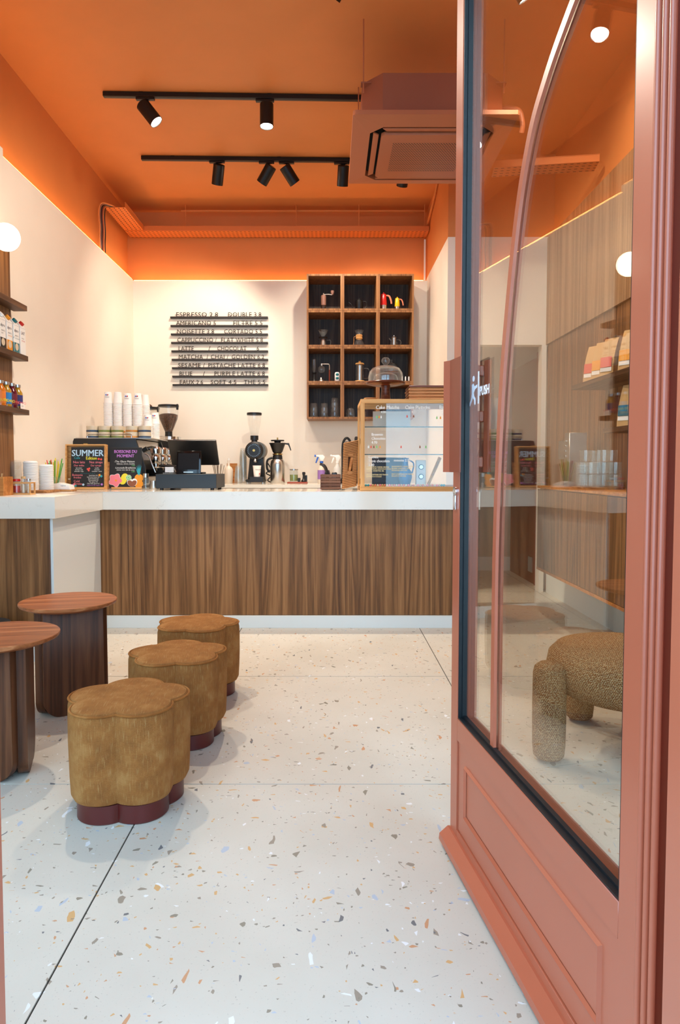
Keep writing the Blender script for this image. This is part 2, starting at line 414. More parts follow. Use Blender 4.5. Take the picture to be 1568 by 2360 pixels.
# floor: grout bed with one object per large terrazzo tile
fl = B().box(-2.16, 2.0, 0.8, 7.23, -0.06, -0.004).build('floor', plain('grout_dark', (52, 46, 40), 0.9), label='pale terrazzo floor of large square tiles with thin dark joints', cat='floor', kind='structure')
xs = [-2.06, -1.796, -0.596, 0.604, 1.804, 1.9]; ys = [0.8, 1.083, 2.283, 3.484, 4.684, 5.884, 7.1]
for i in range(5):
    for j in range(6):
        g = 0.0024
        B().box(xs[i] + g, xs[i + 1] - g, ys[j] + g, ys[j + 1] - g, -0.012, 0.0).build('tile', 'terrazzo', fl)
B().box(-4.0, 4.0, -5.0, 0.8, -0.1, -0.012).build('ground', plain('street_paving', (120, 118, 114), 0.85, var=0.1), label='grey street paving outside the door', cat='ground', kind='structure')

wl = struct('wall_left', 'left wall, white below and orange above', 'wall')
B().box(-2.2, -2.1, 0.8, 7.27, 0, CZ).build('upper_wall', 'orange', wl)
B().box(-2.1, -2.03, 4.3, 7.1, 0, 3.01).build('white_panel', 'white_wall', wl)
B().box(-2.1, -2.022, 0.8, 4.3, 0, 3.05).build('white_panel', 'white_wall', wl)
wb = struct('wall_back', 'back wall behind the bar, white below and orange above', 'wall')
B().box(-2.1, 1.0, 7.17, 7.27, 0, CZ).build('upper_wall', 'orange', wb)
B().box(-2.1, 1.0, 7.1, 7.17, 0, 3.0).build('white_panel', 'white_wall', wb)
wr = struct('wall_right', 'short wall beside the bar, white below and orange above', 'wall')
B().box(1.0, 1.1, 5.86, 7.23, 0, 3.03).build('white_panel', 'white_wall', wr)
B().box(1.0, 1.1, 5.86, 7.23, 3.03, CZ).build('upper_wall', 'orange', wr)
wf = struct('wall_passage', 'wall facing the door with a passage opening, cream below and orange above', 'wall')
B().box(1.1, 1.9, 5.86, 5.96, 2.125, 3.03).build('header_panel', 'white_wall', wf)
B().box(1.1, 1.9, 5.86, 5.96, 3.03, CZ).build('upper_wall', 'orange', wf)
B().box(1.81, 1.85, 5.86, 5.96, 0, 2.125).build('jamb', 'white_wall', wf)
wp = struct('wall_right_side', 'wood clad right wall seen through the open glass door', 'wall')
B().box(1.9, 2.0, 0.8, 5.96, 0, CZ).build('upper_wall', 'orange', wp)
yy = [0.8, 2.05, 3.3, 4.55, 5.86]
for a, b in zip(yy, yy[1:]):
    B().box(1.842, 1.9, a + 0.001, b - 0.001, 2.125, 3.02).build('panel', 'walnut_pale', wp)
    B().box(1.862, 1.9, a + 0.001, b - 0.001, 0.30, 2.125).build('panel', 'walnut_v', wp)  # shade below the upper panels is put into this darker wood colour
B().box(1.872, 1.9, 0.8, 5.86, 0, 0.30).build('base_panel', 'grey_white', wp)
wc = struct('wall_corridor', 'greige walls of the passage behind the opening', 'wall')
B().box(1.1, 2.0, 7.1, 7.23, 0, 2.6).build('end_wall', 'greige', wc)
B().box(1.9, 2.0, 5.96, 7.1, 0, 2.6).build('side_wall', 'greige', wc)
B().box(1.1, 2.0, 5.96, 7.23, 2.6, 2.66).build('soffit', 'greige', wc)
B().box(1.1, 1.9, 7.085, 7.1, 0, 0.145).build('baseboard_back', 'grey_white', None, label='pale baseboard at the end of the passage', cat='baseboard', kind='structure')
d2 = struct('door_2', 'dark terracotta door in the side of the passage', 'door')
B().box(1.885, 1.9, 6.22, 7.08, 0, 2.08).build('door_leaf', 'terracotta_dark', d2)
B().box(1.875, 1.9, 6.16, 6.22, 0, 2.12).build('door_frame', 'terracotta', d2)
B().box(1.878, 1.885, 6.30, 6.42, 0.10, 0.24).build('kick_plate', 'steel', d2)
B().box(-2.2, 2.0, 0.8, 7.27, CZ, 3.8).build('ceiling', 'orange', label='smooth orange painted ceiling', cat='ceiling', kind='structure')

# led strips glowing along the ledge on top of the white panels
for nm, lb, bx in (('led_strip', 'warm led strip on the ledge of the left wall', (-2.042, -2.034, 4.31, 7.08, 3.0102, 3.0142)),
                   ('led_strip', 'warm led strip on the ledge above the menu wall', (-2.02, 0.96, 7.105, 7.113, 3.0002, 3.0042)),
                   ('led_strip', 'warm led strip on the near raised ledge of the left wall', (-2.036, -2.028, 0.9, 4.29, 3.0502, 3.0542))):
    B().box(*bx).build(nm, 'led', None, label=lb, cat='light')

# shop front around the camera: posts, windows and fascia
hp = struct('trim_1', 'terracotta hinge post with rounded beads beside the open door', 'door frame')
B().box(0.52, 0.62, 0.88, 1.06, 0, 3.0, 0.004).build('post', 'terracotta', hp)
for k, (x, y, r) in enumerate(((0.466, 1.006, 0.0055), (0.4715, 0.996, 0.0055), (0.477, 0.986, 0.0055))):
    B().cyl((x + 0.006, y, 0.0), r, 3.0, 12).build('bead', 'terracotta', hp)
B().box(0.362, 0.54, 0.62, 0.72, 0, 3.0, 0.006).build('trim_2', 'terracotta', None, label='terracotta outer casing at the right edge', cat='door frame', kind='structure')
B().box(-0.55, -0.479, 0.93, 0.97, 0, 3.0, 0.003).build('trim_3', 'terracotta', None, label='terracotta door post at the left edge', cat='door frame', kind='structure')
for nm, a, b in (('window_1', -2.16, -0.55), ('window_2', 0.62, 2.0)):
    wd = struct(nm, 'shop window in a terracotta frame ' + ('left' if a < 0 else 'right') + ' of the entrance', 'window')
    B().box(a, b, 0.92, 1.0, 0, 0.14).build('window_frame', 'terracotta', wd)
    B().box(a, a + 0.07, 0.92, 1.0, 0.14, 3.0).build('window_frame', 'terracotta', wd)
    B().box(b - 0.07, b, 0.92, 1.0, 0.14, 3.0).build('window_frame', 'terracotta', wd)
    B().box(a + 0.07, b - 0.07, 0.955, 0.965, 0.14, 3.0).build('pane', 'glass', wd)
B().box(-2.16, 2.0, 0.85, 1.03, 3.0, 3.8).build('wall_front', 'terracotta', None, label='terracotta fascia above the shop front', cat='wall', kind='structure')

# ------------------------------------------------------------------ the open entrance door
dr = thing('door_1', 'open terracotta entrance door with curved glazing bar and large glass pane', 'door', (0.347, 1.917, 0), R(-82.19), kind='structure')
DH = 2.85
B().box(0, 0.055, 0, 0.056, 0.012, DH, 0.0015).build('stile', 'terracotta', dr)
B().box(0.862, 0.914, 0, 0.056, 0.012, DH, 0.0015).build('stile', 'terracotta', dr)
B().box(0.055, 0.862, 0, 0.056, DH - 0.1, DH).build('top_rail', 'terracotta', dr)
B().box(0.055, 0.862, 0, 0.056, 0.325, 0.387, 0.001).box(0.055, 0.862, 0, 0.056, 0.012, 0.07, 0.001).build('bottom_rail', 'terracotta', dr)
pn = B().box(0.0575, 0.8595, 0.004, 0.052, 0.0725, 0.3225).build('panel', 'terracotta', dr)
for yb, sg in ((0.004, -1), (0.052, 1)):
    mb = B()
    x0, x1, z0, z1, wd_ = 0.113, 0.811, 0.131, 0.278, 0.012
    for k in range(4):
        pts = [(x0, z0), (x1, z0), (x1, z1), (x0, z1)]; inn = [(x0 + wd_, z0 + wd_), (x1 - wd_, z0 + wd_), (x1 - wd_, z1 - wd_), (x0 + wd_, z1 - wd_)]
        md = [((a[0] * 0.6 + b[0] * 0.4), (a[1] * 0.6 + b[1] * 0.4)) for a, b in zip(pts, inn)]
        a, b = k, (k + 1) % 4
        ys_ = (yb, yb + sg * 0.0065, yb + sg * 0.001)
        q = [[mb.bm.verts.new((p[i][0], y, p[i][1])) for i in (a, b)] for p, y in ((pts, ys_[0]), (md, ys_[1]), (inn, ys_[2]))]
        for u, v in zip(q, q[1:]): mb.bm.faces.new([u[0], u[1], v[1], v[0]])
    mb.build('moulding', 'terracotta', pn, smooth=False)
B().prism([(-0.032, 0.014), (0.0, 0.014), (0.0, 0.05), (-0.006, 0.05), (-0.03, 0.03)], 0.93, 'X', -0.006).build('weather_bar', 'terracotta', dr)
B().box(0.055, 0.862, 0.025, 0.031, 0.387, DH - 0.1).build('pane', 'pane', dr)
gk = B().box(0.055, 0.0585, 0.002, 0.0248, 0.387, DH - 0.1).box(0.0586, 0.8584, 0.002, 0.0248, 0.387, 0.3905).box(0.8585, 0.862, 0.002, 0.0248, 0.387, DH - 0.1)
gk.box(0.0586, 0.062, 0.012, 0.0248, 0.3906, DH - 0.1).box(0.062, 0.8584, 0.014, 0.0248, 0.3906, 0.396).build('gasket', 'gasket', dr)
arch = [(0.290, 0.388), (0.290, 0.62), (0.291, 0.853), (0.301, 1.062), (0.320, 1.265), (0.353, 1.457), (0.404, 1.66), (0.465, 1.795), (0.525, 1.862), (0.60, 1.92), (0.70, 1.975), (0.862, 2.03)]
def smooth_path(p, n=6):
    out = []
    for i in range(len(p) - 1):
        a, b, c, d = p[max(i - 1, 0)], p[i], p[i + 1], p[min(i + 2, len(p) - 1)]
        for k in range(n):
            t = k / n
            out.append(tuple(0.5 * (2 * b[j] + (c[j] - a[j]) * t + (2 * a[j] - 5 * b[j] + 4 * c[j] - d[j]) * t * t + (3 * b[j] - a[j] - 3 * c[j] + d[j]) * t ** 3) for j in range(len(b))))
    return out + [p[-1]]
ap = smooth_path([(a - 0.022, b) if a < 0.86 else (a, b) for a, b in arch])
for y0, y1 in ((0.017, 0.0249), (0.0311, 0.038)):
    mb = B(); prev = None
    for i, p in enumerate(ap):
        a, b = ap[max(i - 1, 0)], ap[min(i + 1, len(ap) - 1)]
        d = Vector((b[0] - a[0], b[1] - a[1])).normalized(); nn = Vector((-d.y, d.x)) * 0.0105
        cur = [mb.bm.verts.new(q) for q in ((p[0] - nn.x, y0, p[1] - nn.y), (p[0] + nn.x, y0, p[1] + nn.y), (p[0] + nn.x, y1, p[1] + nn.y), (p[0] - nn.x, y1, p[1] - nn.y))]
        if prev:
            for k in range(4): mb.bm.faces.new([prev[k], prev[(k + 1) % 4], cur[(k + 1) % 4], cur[k]])
        prev = cur
    mb.build('glazing_bar', 'terracotta', dr)
for sg, ye in ((-1, 0.0), (1, 0.056)):          # angled pull plates on both faces
    hb = B(); o = lambda y: ye + sg * y
    t0, t1, dl = (0.026, 0.10, -0.022) if sg < 0 else (0.044, -0.03, 0.014)
    h_ = hb.prism([(t1, o(0.012)), (t1, o(0.016)), (t0, o(0.020)), (t0, o(0.016))], 0.307, 'Z', 1.072).build('pull_plate', 'terracotta_dark', dr)  # shade and reflection on the plate face put into its browner colour
    B().prism([(t0, o(0.0161)), (t0, o(0.0201)), (t0 + dl, o(0.031)), (t0 + dl * 1.15, o(0.028))], 0.307, 'Z', 1.072).build('plate_lip', 'terracotta', h_)
    for z in (1.10, 1.225, 1.35):
        B().cbox((0.036, o(0.0075), z), (0.022, 0.015, 0.03), 0.003).build('bracket', 'terracotta', h_)
lk = B().cyl((0.028, 0.0, 1.018), 0.013, 0.006, 16, rot=(PI / 2, 0, 0)).build('lock_cylinder', 'chrome', dr)
B().cbox((0.028, -0.003, 0.992), (0.014, 0.006, 0.05), 0.002).build('keyhole_plate', 'chrome', lk)
SX = -0.058
sg = B()
sg.lathe([(0, 0), (0.0078, 0), (0.0078, 0.0004), (0, 0.0004)], (0.1485 + SX, 0.0246, 1.3215), 16, rot=(PI / 2, 0, 0))
def flat(bm, pts, y=0.0242): bm.prism([(a + SX, b) for a, b in pts], 0.0005, 'Y', y)
flat(sg, [(0.183, 1.252), (0.190, 1.252), (0.190, 1.336), (0.183, 1.336)])
flat(sg, [(0.136, 1.306), (0.147, 1.309), (0.156, 1.300), (0.176, 1.303), (0.176, 1.296), (0.160, 1.292), (0.150, 1.284), (0.152, 1.276), (0.163, 1.268), (0.164, 1.252), (0.157, 1.252), (0.155, 1.264), (0.144, 1.273), (0.136, 1.262), (0.122, 1.250), (0.116, 1.255), (0.130, 1.268), (0.136, 1.282)])
sg.text('PUSH', 0.034, (0.196 + SX, 0.0240, 1.2715), sx=0.86, thick=0.0018)
sg.build('push_sign', plain('sign_white', (250, 248, 252), 0.5), dr, smooth=False, label='white walking figure and the word PUSH on the glass')

# ================================================================== COUNTERS
B().prism([(-2.02, 3.73), (-1.512, 3.73), (-1.512, 4.521), (1.0, 4.521), (1.0, 5.2), (-2.02, 5.2)], 0.12, 'Z', 0.801, 0.002).build('bar_worktop', 'marble', None, label='white quartz worktop of the bar with thick front edge', cat='worktop')
bc = thing('bar_counter', 'bar front clad in dark walnut with white plinth and white return', 'counter')
B().box(-1.545, 0.99, 4.558, 4.60, 0.085, 0.80).build('front_panel', 'walnut_v', bc)
B().box(-1.50, 0.99, 4.541, 4.60, 0.0, 0.083, 0.001).build('plinth', 'grey_white', bc)
B().box(-1.545, -1.5005, 4.537, 4.60, 0.0, 0.083).build('plinth', 'grey_white', bc)
B().box(-1.56, -1.545, 3.778, 4.60, 0.0, 0.80).build('return_panel', 'grey_white', bc)
B().box(-2.02, -1.5605, 3.76, 3.80, 0.085, 0.80).build('front_panel', 'walnut_v', bc)
B().box(-2.02, -1.5605, 3.75, 3.80, 0.0, 0.083).build('plinth', 'grey_white', bc)
B().box(-1.54, 0.99, 5.14, 5.16, 0.0, 0.80).build('rear_panel', 'grey_white', bc)
B().box(0.97, 0.99, 4.605, 5.14, 0.0, 0.80).build('end_panel', 'walnut_v', bc)

kb = thing('back_counter', 'white work counter along the back wall and left wall behind the bar', 'counter')
B().prism([(-2.02, 5.22), (-1.40, 5.22), (-1.40, 6.25), (0.99, 6.25), (0.99, 7.095), (-2.02, 7.095)], 0.03, 'Z', 0.891).build('counter_top', 'marble', kb)
for i, (a, b, m) in enumerate(((-1.38, -0.98, 'grey_white'), (-0.975, -0.30, 'dark_gap'), (-0.295, 0.02, 'grey_white'), (0.025, 0.5, 'grey_white'), (0.505, 0.985, 'grey_white'))):
    dd_ = B().box(a, b, 6.30, 6.33, 0.1, 0.885).build('cabinet_front', m, kb)
    if i in (2, 3): B().cbox(((a + b) / 2 + 0.05, 6.29, 0.84), (0.16, 0.02, 0.03), 0.002).build('handle', 'white', dd_)
B().box(-2.0, -1.42, 5.24, 7.05, 0.0, 0.885).build('carcass', 'grey_white', kb)
B().box(-1.42, 0.985, 6.34, 7.05, 0.0, 0.885).build('carcass', 'grey_white', kb)

# ================================================================== SEATING AND TABLES
def clover(a):
    c, q, Rm = 0.098, 0.098, 0.196
    ph = ((a - R(90)) + PI / 5) % (2 * PI / 5) - PI / 5
    return (c * math.cos(ph) + math.sqrt(max(q * q - (c * math.sin(ph)) ** 2, 0))) / Rm
def make_stool():
    t = thing('clover_stool', 'x', 'stool')
    cu = B().lathe([(0, 0.058), (0.165, 0.058), (0.182, 0.064), (0.190, 0.08), (0.193, 0.13), (0.195, 0.20), (0.195, 0.27), (0.194, 0.312), (0.1895, 0.331), (0.182, 0.340)], seg=120, lobes=clover)
    cu.lathe([(0.182, 0.340), (0.15, 0.346), (0.10, 0.350), (0.05, 0.352), (0, 0.3525)], seg=120, lobes=clover)
    bmesh.ops.remove_doubles(cu.bm, verts=cu.bm.verts[:], dist=0.0002)
    c = cu.build('cushion', 'velvet', t)
    pip = [(0.1915 * clover(2 * PI * i / 100) * math.cos(2 * PI * i / 100), 0.1915 * clover(2 * PI * i / 100) * math.sin(2 * PI * i / 100), 0.334) for i in range(100)]
    B().tube(pip, 0.0034, 6, closed=True).build('piping', 'velvet', c)
    B().lathe([(0, 0.0), (0.168, 0.0), (0.172, 0.004), (0.172, 0.0579), (0, 0.0579)], seg=120, lobes=clover).build('base', 'oxblood', t)
    return t
st = make_stool()
for i, (x, y, a, lb) in enumerate(((-0.657, 2.172, 4, 'mustard clover-shaped stool on oxblood base, nearest of the three'),
                                   (-0.612, 2.70, 10, 'mustard clover-shaped stool between the other two'),
                                   (-0.635, 3.22, -8, 'mustard clover-shaped stool closest to the bar front'))):
    o = st if i == 0 else copy_tree(st)
    o.location = (x, y, 0); o.scale = (1.03, 1.03, 1.02); o.rotation_euler.z = R(a); tagit(o, lb, 'stool', 'clover stools in a row')

def make_table(lb, loc, rz, gr):
    t = thing('side_table', lb, 'table', loc, 0, gr)
    tp = B().lathe([(0, 0.462), (0.178, 0.462), (0.205, 0.474), (0.2085, 0.480), (0.2085, 0.486), (0.207, 0.488), (0, 0.488)], seg=72).build('table_top', 'table_top', t)
    tp.rotation_euler.z = R(12)
    n = 10; Rr = 0.075; hw = 0.128
    for k in range(3):
        poly = [(-hw, 0.462), (-hw, Rr)] + [(-hw + Rr - Rr * math.cos(PI / 2 * i / n), Rr - Rr * math.sin(PI / 2 * i / n)) for i in range(1, n + 1)]
        poly += [(hw - Rr + Rr * math.sin(PI / 2 * i / n), Rr - Rr * math.cos(PI / 2 * i / n)) for i in range(0, n)] + [(hw, Rr), (hw, 0.462)]
        o = B().prism(poly, 0.034, 'Y', -0.104, 0.003).build('leg_panel', 'table_leg', t)
        o.rotation_euler.z = rz + k * 2 * PI / 3
    return t
make_table('round walnut side table standing by the white return of the bar', (-1.175, 3.03, 0), R(32), 'round walnut side tables')
make_table('round walnut side table cut off by the left edge', (-1.19, 2.41, 0), R(-12), 'round walnut side tables')
pf = thing('round_pouf', 'low black round pouf by the bar at the left edge', 'pouf', (-1.835, 3.52, 0))
B().lathe([(0, 0.03), (0.15, 0.03), (0.165, 0.05), (0.168, 0.14), (0.165, 0.24), (0.15, 0.268), (0.08, 0.28), (0, 0.283)], seg=40).build('cushion', plain('black_fabric', (22, 21, 22), 0.9), pf)
B().cyl((0, 0, 0), 0.14, 0.03, 32).build('base', 'black', pf)

bs = thing('boucle_stool', 'round tweed stool on four thick upholstered legs behind the door glass', 'stool', (1.14, 2.545, 0), R(0))
B().lathe([(0, 0.225), (0.20, 0.225), (0.265, 0.240), (0.298, 0.275), (0.306, 0.325), (0.298, 0.368), (0.272, 0.396), (0.20, 0.412), (0.10, 0.418), (0, 0.42)], seg=64).build('seat', 'boucle', bs)
for k, a in enumerate((192, 102, 12, -78)):
    x, y = 0.337 * math.cos(R(a)), 0.337 * math.sin(R(a))
    lg = B().lathe([(0, 0.012), (0.044, 0.012), (0.055, 0.022), (0.059, 0.06), (0.061, 0.20), (0.060, 0.325), (0.055, 0.350), (0.038, 0.365), (0, 0.371)], (x, y, 0), 32).build('leg', 'boucle', bs)
    B().cyl((x, y, 0), 0.014, 0.013, 14).build('glide', 'white', lg)

# ================================================================== CEILING EQUIPMENT
def track(lb, x0, y0, x1, y1):
    t = thing('lighting_track', lb, 'light track', (x0, y0, CZ), math.atan2(y1 - y0, x1 - x0), 'black lighting tracks')
    L = math.hypot(x1 - x0, y1 - y0)
    B().box(0, L, -0.018, 0.018, -0.036, -0.004, 0.002).build('rail', 'black_metal', t)
    B().box(0.004, L - 0.004, -0.006, 0.006, -0.0375, -0.0361).build('conductor_slot', plain('slot_grey', (50, 48, 46), 0.4), t)
    k = 0.25
    while k < L: B().box(k, k + 0.03, -0.012, 0.012, -0.004, 0.0).build('clip', 'black_metal', t); k += 0.9
    return t
track('black lighting track nearest the door, at the top edge', -1.6, 3.56, 1.1, 3.62)
track('long black lighting track in the middle of the ceiling', -1.592, 4.905, 1.1, 4.975)
track('shorter-looking black lighting track closest to the back wall', -1.597, 5.89, 1.0, 5.95)
def spot(lb, x, y, aim, on=True, power=1.0, size=62):
    """aim: direction the lens points"""
    t = thing('track_spot', lb, 'spotlight', (x, y, CZ - 0.037), 0, 'black track spotlights')
    B().box(-0.065, 0.065, -0.014, 0.014, -0.016, 0.0, 0.002).build('adapter', 'black_metal', t)
    d = Vector(aim).normalized(); piv = Vector((0.012, 0, -0.055))
    B().tube([(0.012, 0, -0.014), piv], 0.007, 8).build('arm', 'black_metal', t)
    q = d.to_track_quat('Z', 'Y').to_euler()
    up = piv - d * 0.055 - Vector((0, 0, 0.03))
    body = B().lathe([(0, 0), (0.044, 0), (0.048, 0.004), (0.048, 0.160), (0.0445, 0.160), (0.0445, 0.150), (0, 0.150)], seg=32).build('lamp_head', 'black_metal', t)
    body.location = up; body.rotation_euler = q
    B().cyl((0, 0, 0.1502), 0.0425, 0.004, 28).build('lens', 'lens' if on else 'black', body)
    ld = bpy.data.lights.new('spot_lamp', 'SPOT'); ld.energy = SPOT_W * power; ld.color = SPOT_COL
    ld.spot_size = R(size); ld.spot_blend = 0.6; ld.shadow_soft_size = 0.03
    lo = bpy.data.objects.new('spot_lamp', ld); COL.objects.link(lo); lo.parent = t
    lo.location = up + d * 0.168; lo.rotation_euler = d.to_track_quat('-Z', 'Y').to_euler()
    return t
spot('tilted black spotlight on the left part of the middle track', -1.30, 4.913, (0.62, 0.0, -0.78), power=1.9, size=104)
spot('black spotlight pointing straight down on the middle track', -0.46, 4.935, (0.0, -0.06, -1), power=2.4, size=96)
spot('first black spotlight from the left on the rear track', -0.96, 5.905, (-0.2, 0.5, -0.9), power=0.7, size=88)
spot('black spotlight tilted to the left on the rear track', -0.54, 5.915, (-0.6, 0.42, -0.8), power=0.8, size=92)
spot('black spotlight tilted to the right on the rear track', -0.37, 5.92, (0.6, 0.42, -0.8), power=0.5, size=92)
spot('upright black spotlight beside the air conditioner on the rear track', 0.10, 5.93, (-0.05, 0.5, -0.9), power=0.8, size=88)
spot('black spotlight on the rear track hidden behind the air conditioner', 0.62, 5.94, (-0.1, 0.6, -0.8), power=0.3, size=80)
spot('black spotlight on the near track above the left tables', -1.30, 3.567, (0.32, -0.25, -0.9), power=1.7, size=104)
spot('black spotlight just cut by the top edge', 0.055, 3.597, (-0.62, 0.55, -0.8), power=1.7, size=98)
spot('black spotlight near the right wall on the near track', 0.95, 3.617, (0.55, 0.2, -0.8), power=1.3, size=128)

def mk_dots():
    k = N('perforated_grille'); v = k.coord('Object'); s = k.n('SeparateXYZ', ins={0: v}); p = 0.0165
    row = k.math('FLOOR', k.math('DIVIDE', s.outputs[1], p * 0.866)); off = k.math('MULTIPLY', k.math('MODULO', k.math('ABSOLUTE', row), 2.0), 0.5)
    fx = k.math('SUBTRACT', k.math('FRACT', k.math('ADD', k.math('DIVIDE', s.outputs[0], p), off)), 0.5)
    fy = k.math('MULTIPLY', k.math('SUBTRACT', k.math('FRACT', k.math('DIVIDE', s.outputs[1], p * 0.866)), 0.5), 0.866)
    d = k.math('SQRT', k.math('ADD', k.math('POWER', fx, 2.0), k.math('POWER', fy, 2.0)))
    inx = k.math('MULTIPLY', k.math('LESS_THAN', k.math('ABSOLUTE', s.outputs[0]), 0.225), k.math('LESS_THAN', k.math('ABSOLUTE', s.outputs[1]), 0.205))
    m = k.math('MULTIPLY', k.math('LESS_THAN', d, 0.30), inx)
    k.bsdf(Base_Color=k.mix(m, lin(176, 100, 64), lin(24, 12, 7)), Roughness=0.5); return k.m
ac = thing('air_conditioner', 'terracotta ceiling cassette air conditioner with perforated grille', 'air conditioner', (0.613, 4.49, 3.09))
h1, ch = 0.42, 0.115
oct_ = [(-h1 + ch, -h1), (h1 - ch, -h1), (h1, -h1 + ch), (h1, h1 - ch), (h1 - ch, h1), (-h1 + ch, h1), (-h1, h1 - ch), (-h1, -h1 + ch)]
bd = B().prism(oct_, 0.235, 'Z', 0.05).build('casing', 'ac_body', ac)
for sx, sy in ((-1, -1), (1, -1), (-1, 1), (1, 1)):
    B().cbox((sx * 0.40, sy * 0.34, 0.262), (0.06, 0.05, 0.008)).build('hanger_bracket', 'ac_body', bd)
    B().tube([(sx * 0.415, sy * 0.36, 0.20), (sx * 0.415, sy * 0.36, CZ - 3.09)], 0.0045, 6).build('hanger_rod', 'ac', ac)
fb = B(); o_, i_ = 0.48, 0.372; c_ = 0.075
outer = [(-o_, -o_), (o_, -o_), (o_, o_), (-o_, o_)]
def octo(hh, c): return [(-hh + c, -hh), (hh - c, -hh), (hh, -hh + c), (hh, hh - c), (hh - c, hh), (-hh + c, hh), (-hh, hh - c), (-hh, -hh + c)]
oc2 = octo(o_, 0.012); ic = octo(i_, c_)
vo1 = [fb.bm.verts.new((x, y, 0.045)) for x, y in oc2]; vo2 = [fb.bm.verts.new((x, y, 0.02)) for x, y in oc2]
vi1 = [fb.bm.verts.new((x, y, 0.0)) for x, y in ic]; vi2 = [fb.bm.verts.new((x, y, 0.045)) for x, y in ic]
for k in range(8):
    for a, b in ((vo1, vo2), (vo2, vi1), (vi1, vi2), (vi2, vo1)): fb.bm.faces.new([a[k], a[(k + 1) % 8], b[(k + 1) % 8], b[k]])
fb.build('fascia_frame', 'ac', ac, smooth=False)
B().box(-0.37, 0.37, -0.37, 0.37, 0.04, 0.046).build('air_duct', 'dark_gap', ac)
for k in range(4):
    f = B().prism([(-0.30, -0.352), (0.30, -0.352), (0.272, -0.318), (-0.272, -0.318)], 0.01, 'Z', 0.0, 0.002).build('louvre_flap', 'ac', ac)
    f.rotation_euler.z = k * PI / 2
B().prism(octo(0.303, 0.02), 0.022, 'Z', -0.012, 0.003).build('grille', mk_dots(), ac)
pp = thing('refrigerant_pipe', 'terracotta painted pipe elbow beside the air conditioner', 'pipe')
B().tube(smooth_path([(1.035, 4.30, 3.29), (1.12, 4.30, 3.29), (1.17, 4.30, 3.27), (1.19, 4.31, 3.20), (1.19, 4.33, 3.16)], 4), 0.016, 10).build('tube', 'ac', pp)
B().cyl((1.035, 4.30, 3.29), 0.024, 0.02, 12, rot=(0, PI / 2, 0)).build('collar', 'ac', pp)

def tray(lb, x, y, z, rz, L, wdt=0.2, hgt=0.045):
    t = thing('cable_tray', lb, 'cable tray', (x, y, z), rz)
    B().box(0, L, 0, wdt, 0, 0.002).build('tray_floor', 'tray_metal', t)
    for y0 in (0.0, wdt - 0.002):
        B().box(0, L, y0, y0 + 0.002, 0.002, hgt).box(0, L, y0 - 0.004 if y0 == 0 else y0 - 0.002, y0 + 0.004 if y0 == 0 else y0 + 0.006, hgt, hgt + 0.003).build('tray_side', 'tray_metal', t)
    return t
tray('perforated orange cable tray along the back wall', -2.05, 6.915, 3.44, 0, 3.04, 0.195)
tray('perforated orange cable tray along the left wall corner', -1.862, 6.30, 3.44, R(90), 0.60, 0.19)
tray('perforated orange cable tray crossing to the wood clad wall', 1.13, 4.80, 3.15, R(-8), 0.70, 0.16)
for i in range(6):
    x = -2.045; y = 6.29 - i * 0.03
    xt = -2.03 + i * 0.014; p = [(xt, 6.40, 3.45), (xt, 6.31, 3.452), (x + 0.004 + (xt + 2.03) * 0.3, y, 3.42), (x, y - 0.008, 3.34), (x, y + 0.008, 3.22), (x, y - 0.005, 3.1), (x, y, 3.0145)]
    B().tube(smooth_path(p, 5), 0.0055, 7).build('cable', ('black', 'orange', 'terracotta_dark', 'black', 'mocha', 'orange')[i], None,
        label='thin %s cable hanging from the left tray end' % ('black', 'orange', 'red-brown', 'second black', 'pale brown', 'second orange')[i], cat='cable', group='cables hanging from the tray')
for i, x in enumerate((-1.45, -0.34, 0.29, 0.95)):
    B().tube([(x, 6.96, 3.49), (x, 6.96, CZ)], 0.004, 6).build('hanger_rod', 'orange', None, label='thin orange rod holding the back tray, number %s from the left' % ('one', 'two', 'three', 'four')[i], cat='rod', group='tray rods')
B().tube([(-1.5, 6.98, 3.66), (0.95, 6.98, 3.66)], 0.009, 8).build('ceiling_conduit', 'orange', None, label='thin orange conduit under the ceiling above the back tray', cat='pipe')
B().tube(smooth_path([(0.985, 6.36, CZ - 0.005), (0.985, 6.5, 3.64), (0.982, 6.8, 3.56), (0.975, 7.0, 3.50)], 5), 0.011, 8).build('wall_pipe', 'orange', None, label='orange painted pipe slanting down the short right wall', cat='pipe')
B().box(0.968, 0.984, 7.108, 7.128, 3.006, 3.42).build('wall_conduit', 'white', None, label='white vertical cable duct in the back right corner', cat='cable duct')

# ================================================================== LEFT WALL SHELVING
B().box(-2.0215, -2.006, 2.2, 4.325, 0.925, 2.535).build('shelf_panel', 'walnut_panel', None, label='tall walnut backing panel on the left wall', cat='panel')
SH = (2.069, 1.754, 1.414)
for i, z in enumerate(SH):
    B().box(-2.0055, -1.918, 2.3, 4.36, z, z + 0.033, 0.0015).build('wall_shelf', 'walnut_y', None, label='thin walnut wall shelf on the left, ' + ('top one with nothing in view', 'middle one carrying milk cartons', 'lowest one carrying juice bottles')[i], cat='shelf', group='left wall shelves')
gl = thing('globe_lamp', 'glowing white globe wall lamp on the left panel', 'lamp', (-1.9, 4.055, 2.43))
B().sphere((0, 0, 0), 0.079, 28, 18).build('globe', 'globe', gl)
B().cyl((-0.1055, 0, 0), 0.035, 0.016, 20, rot=(0, PI / 2, 0)).build('wall_plate', 'brass', gl)
B().cyl((-0.092, 0, 0), 0.014, 0.03, 14, rot=(0, PI / 2, 0)).build('stem', 'brass', gl)

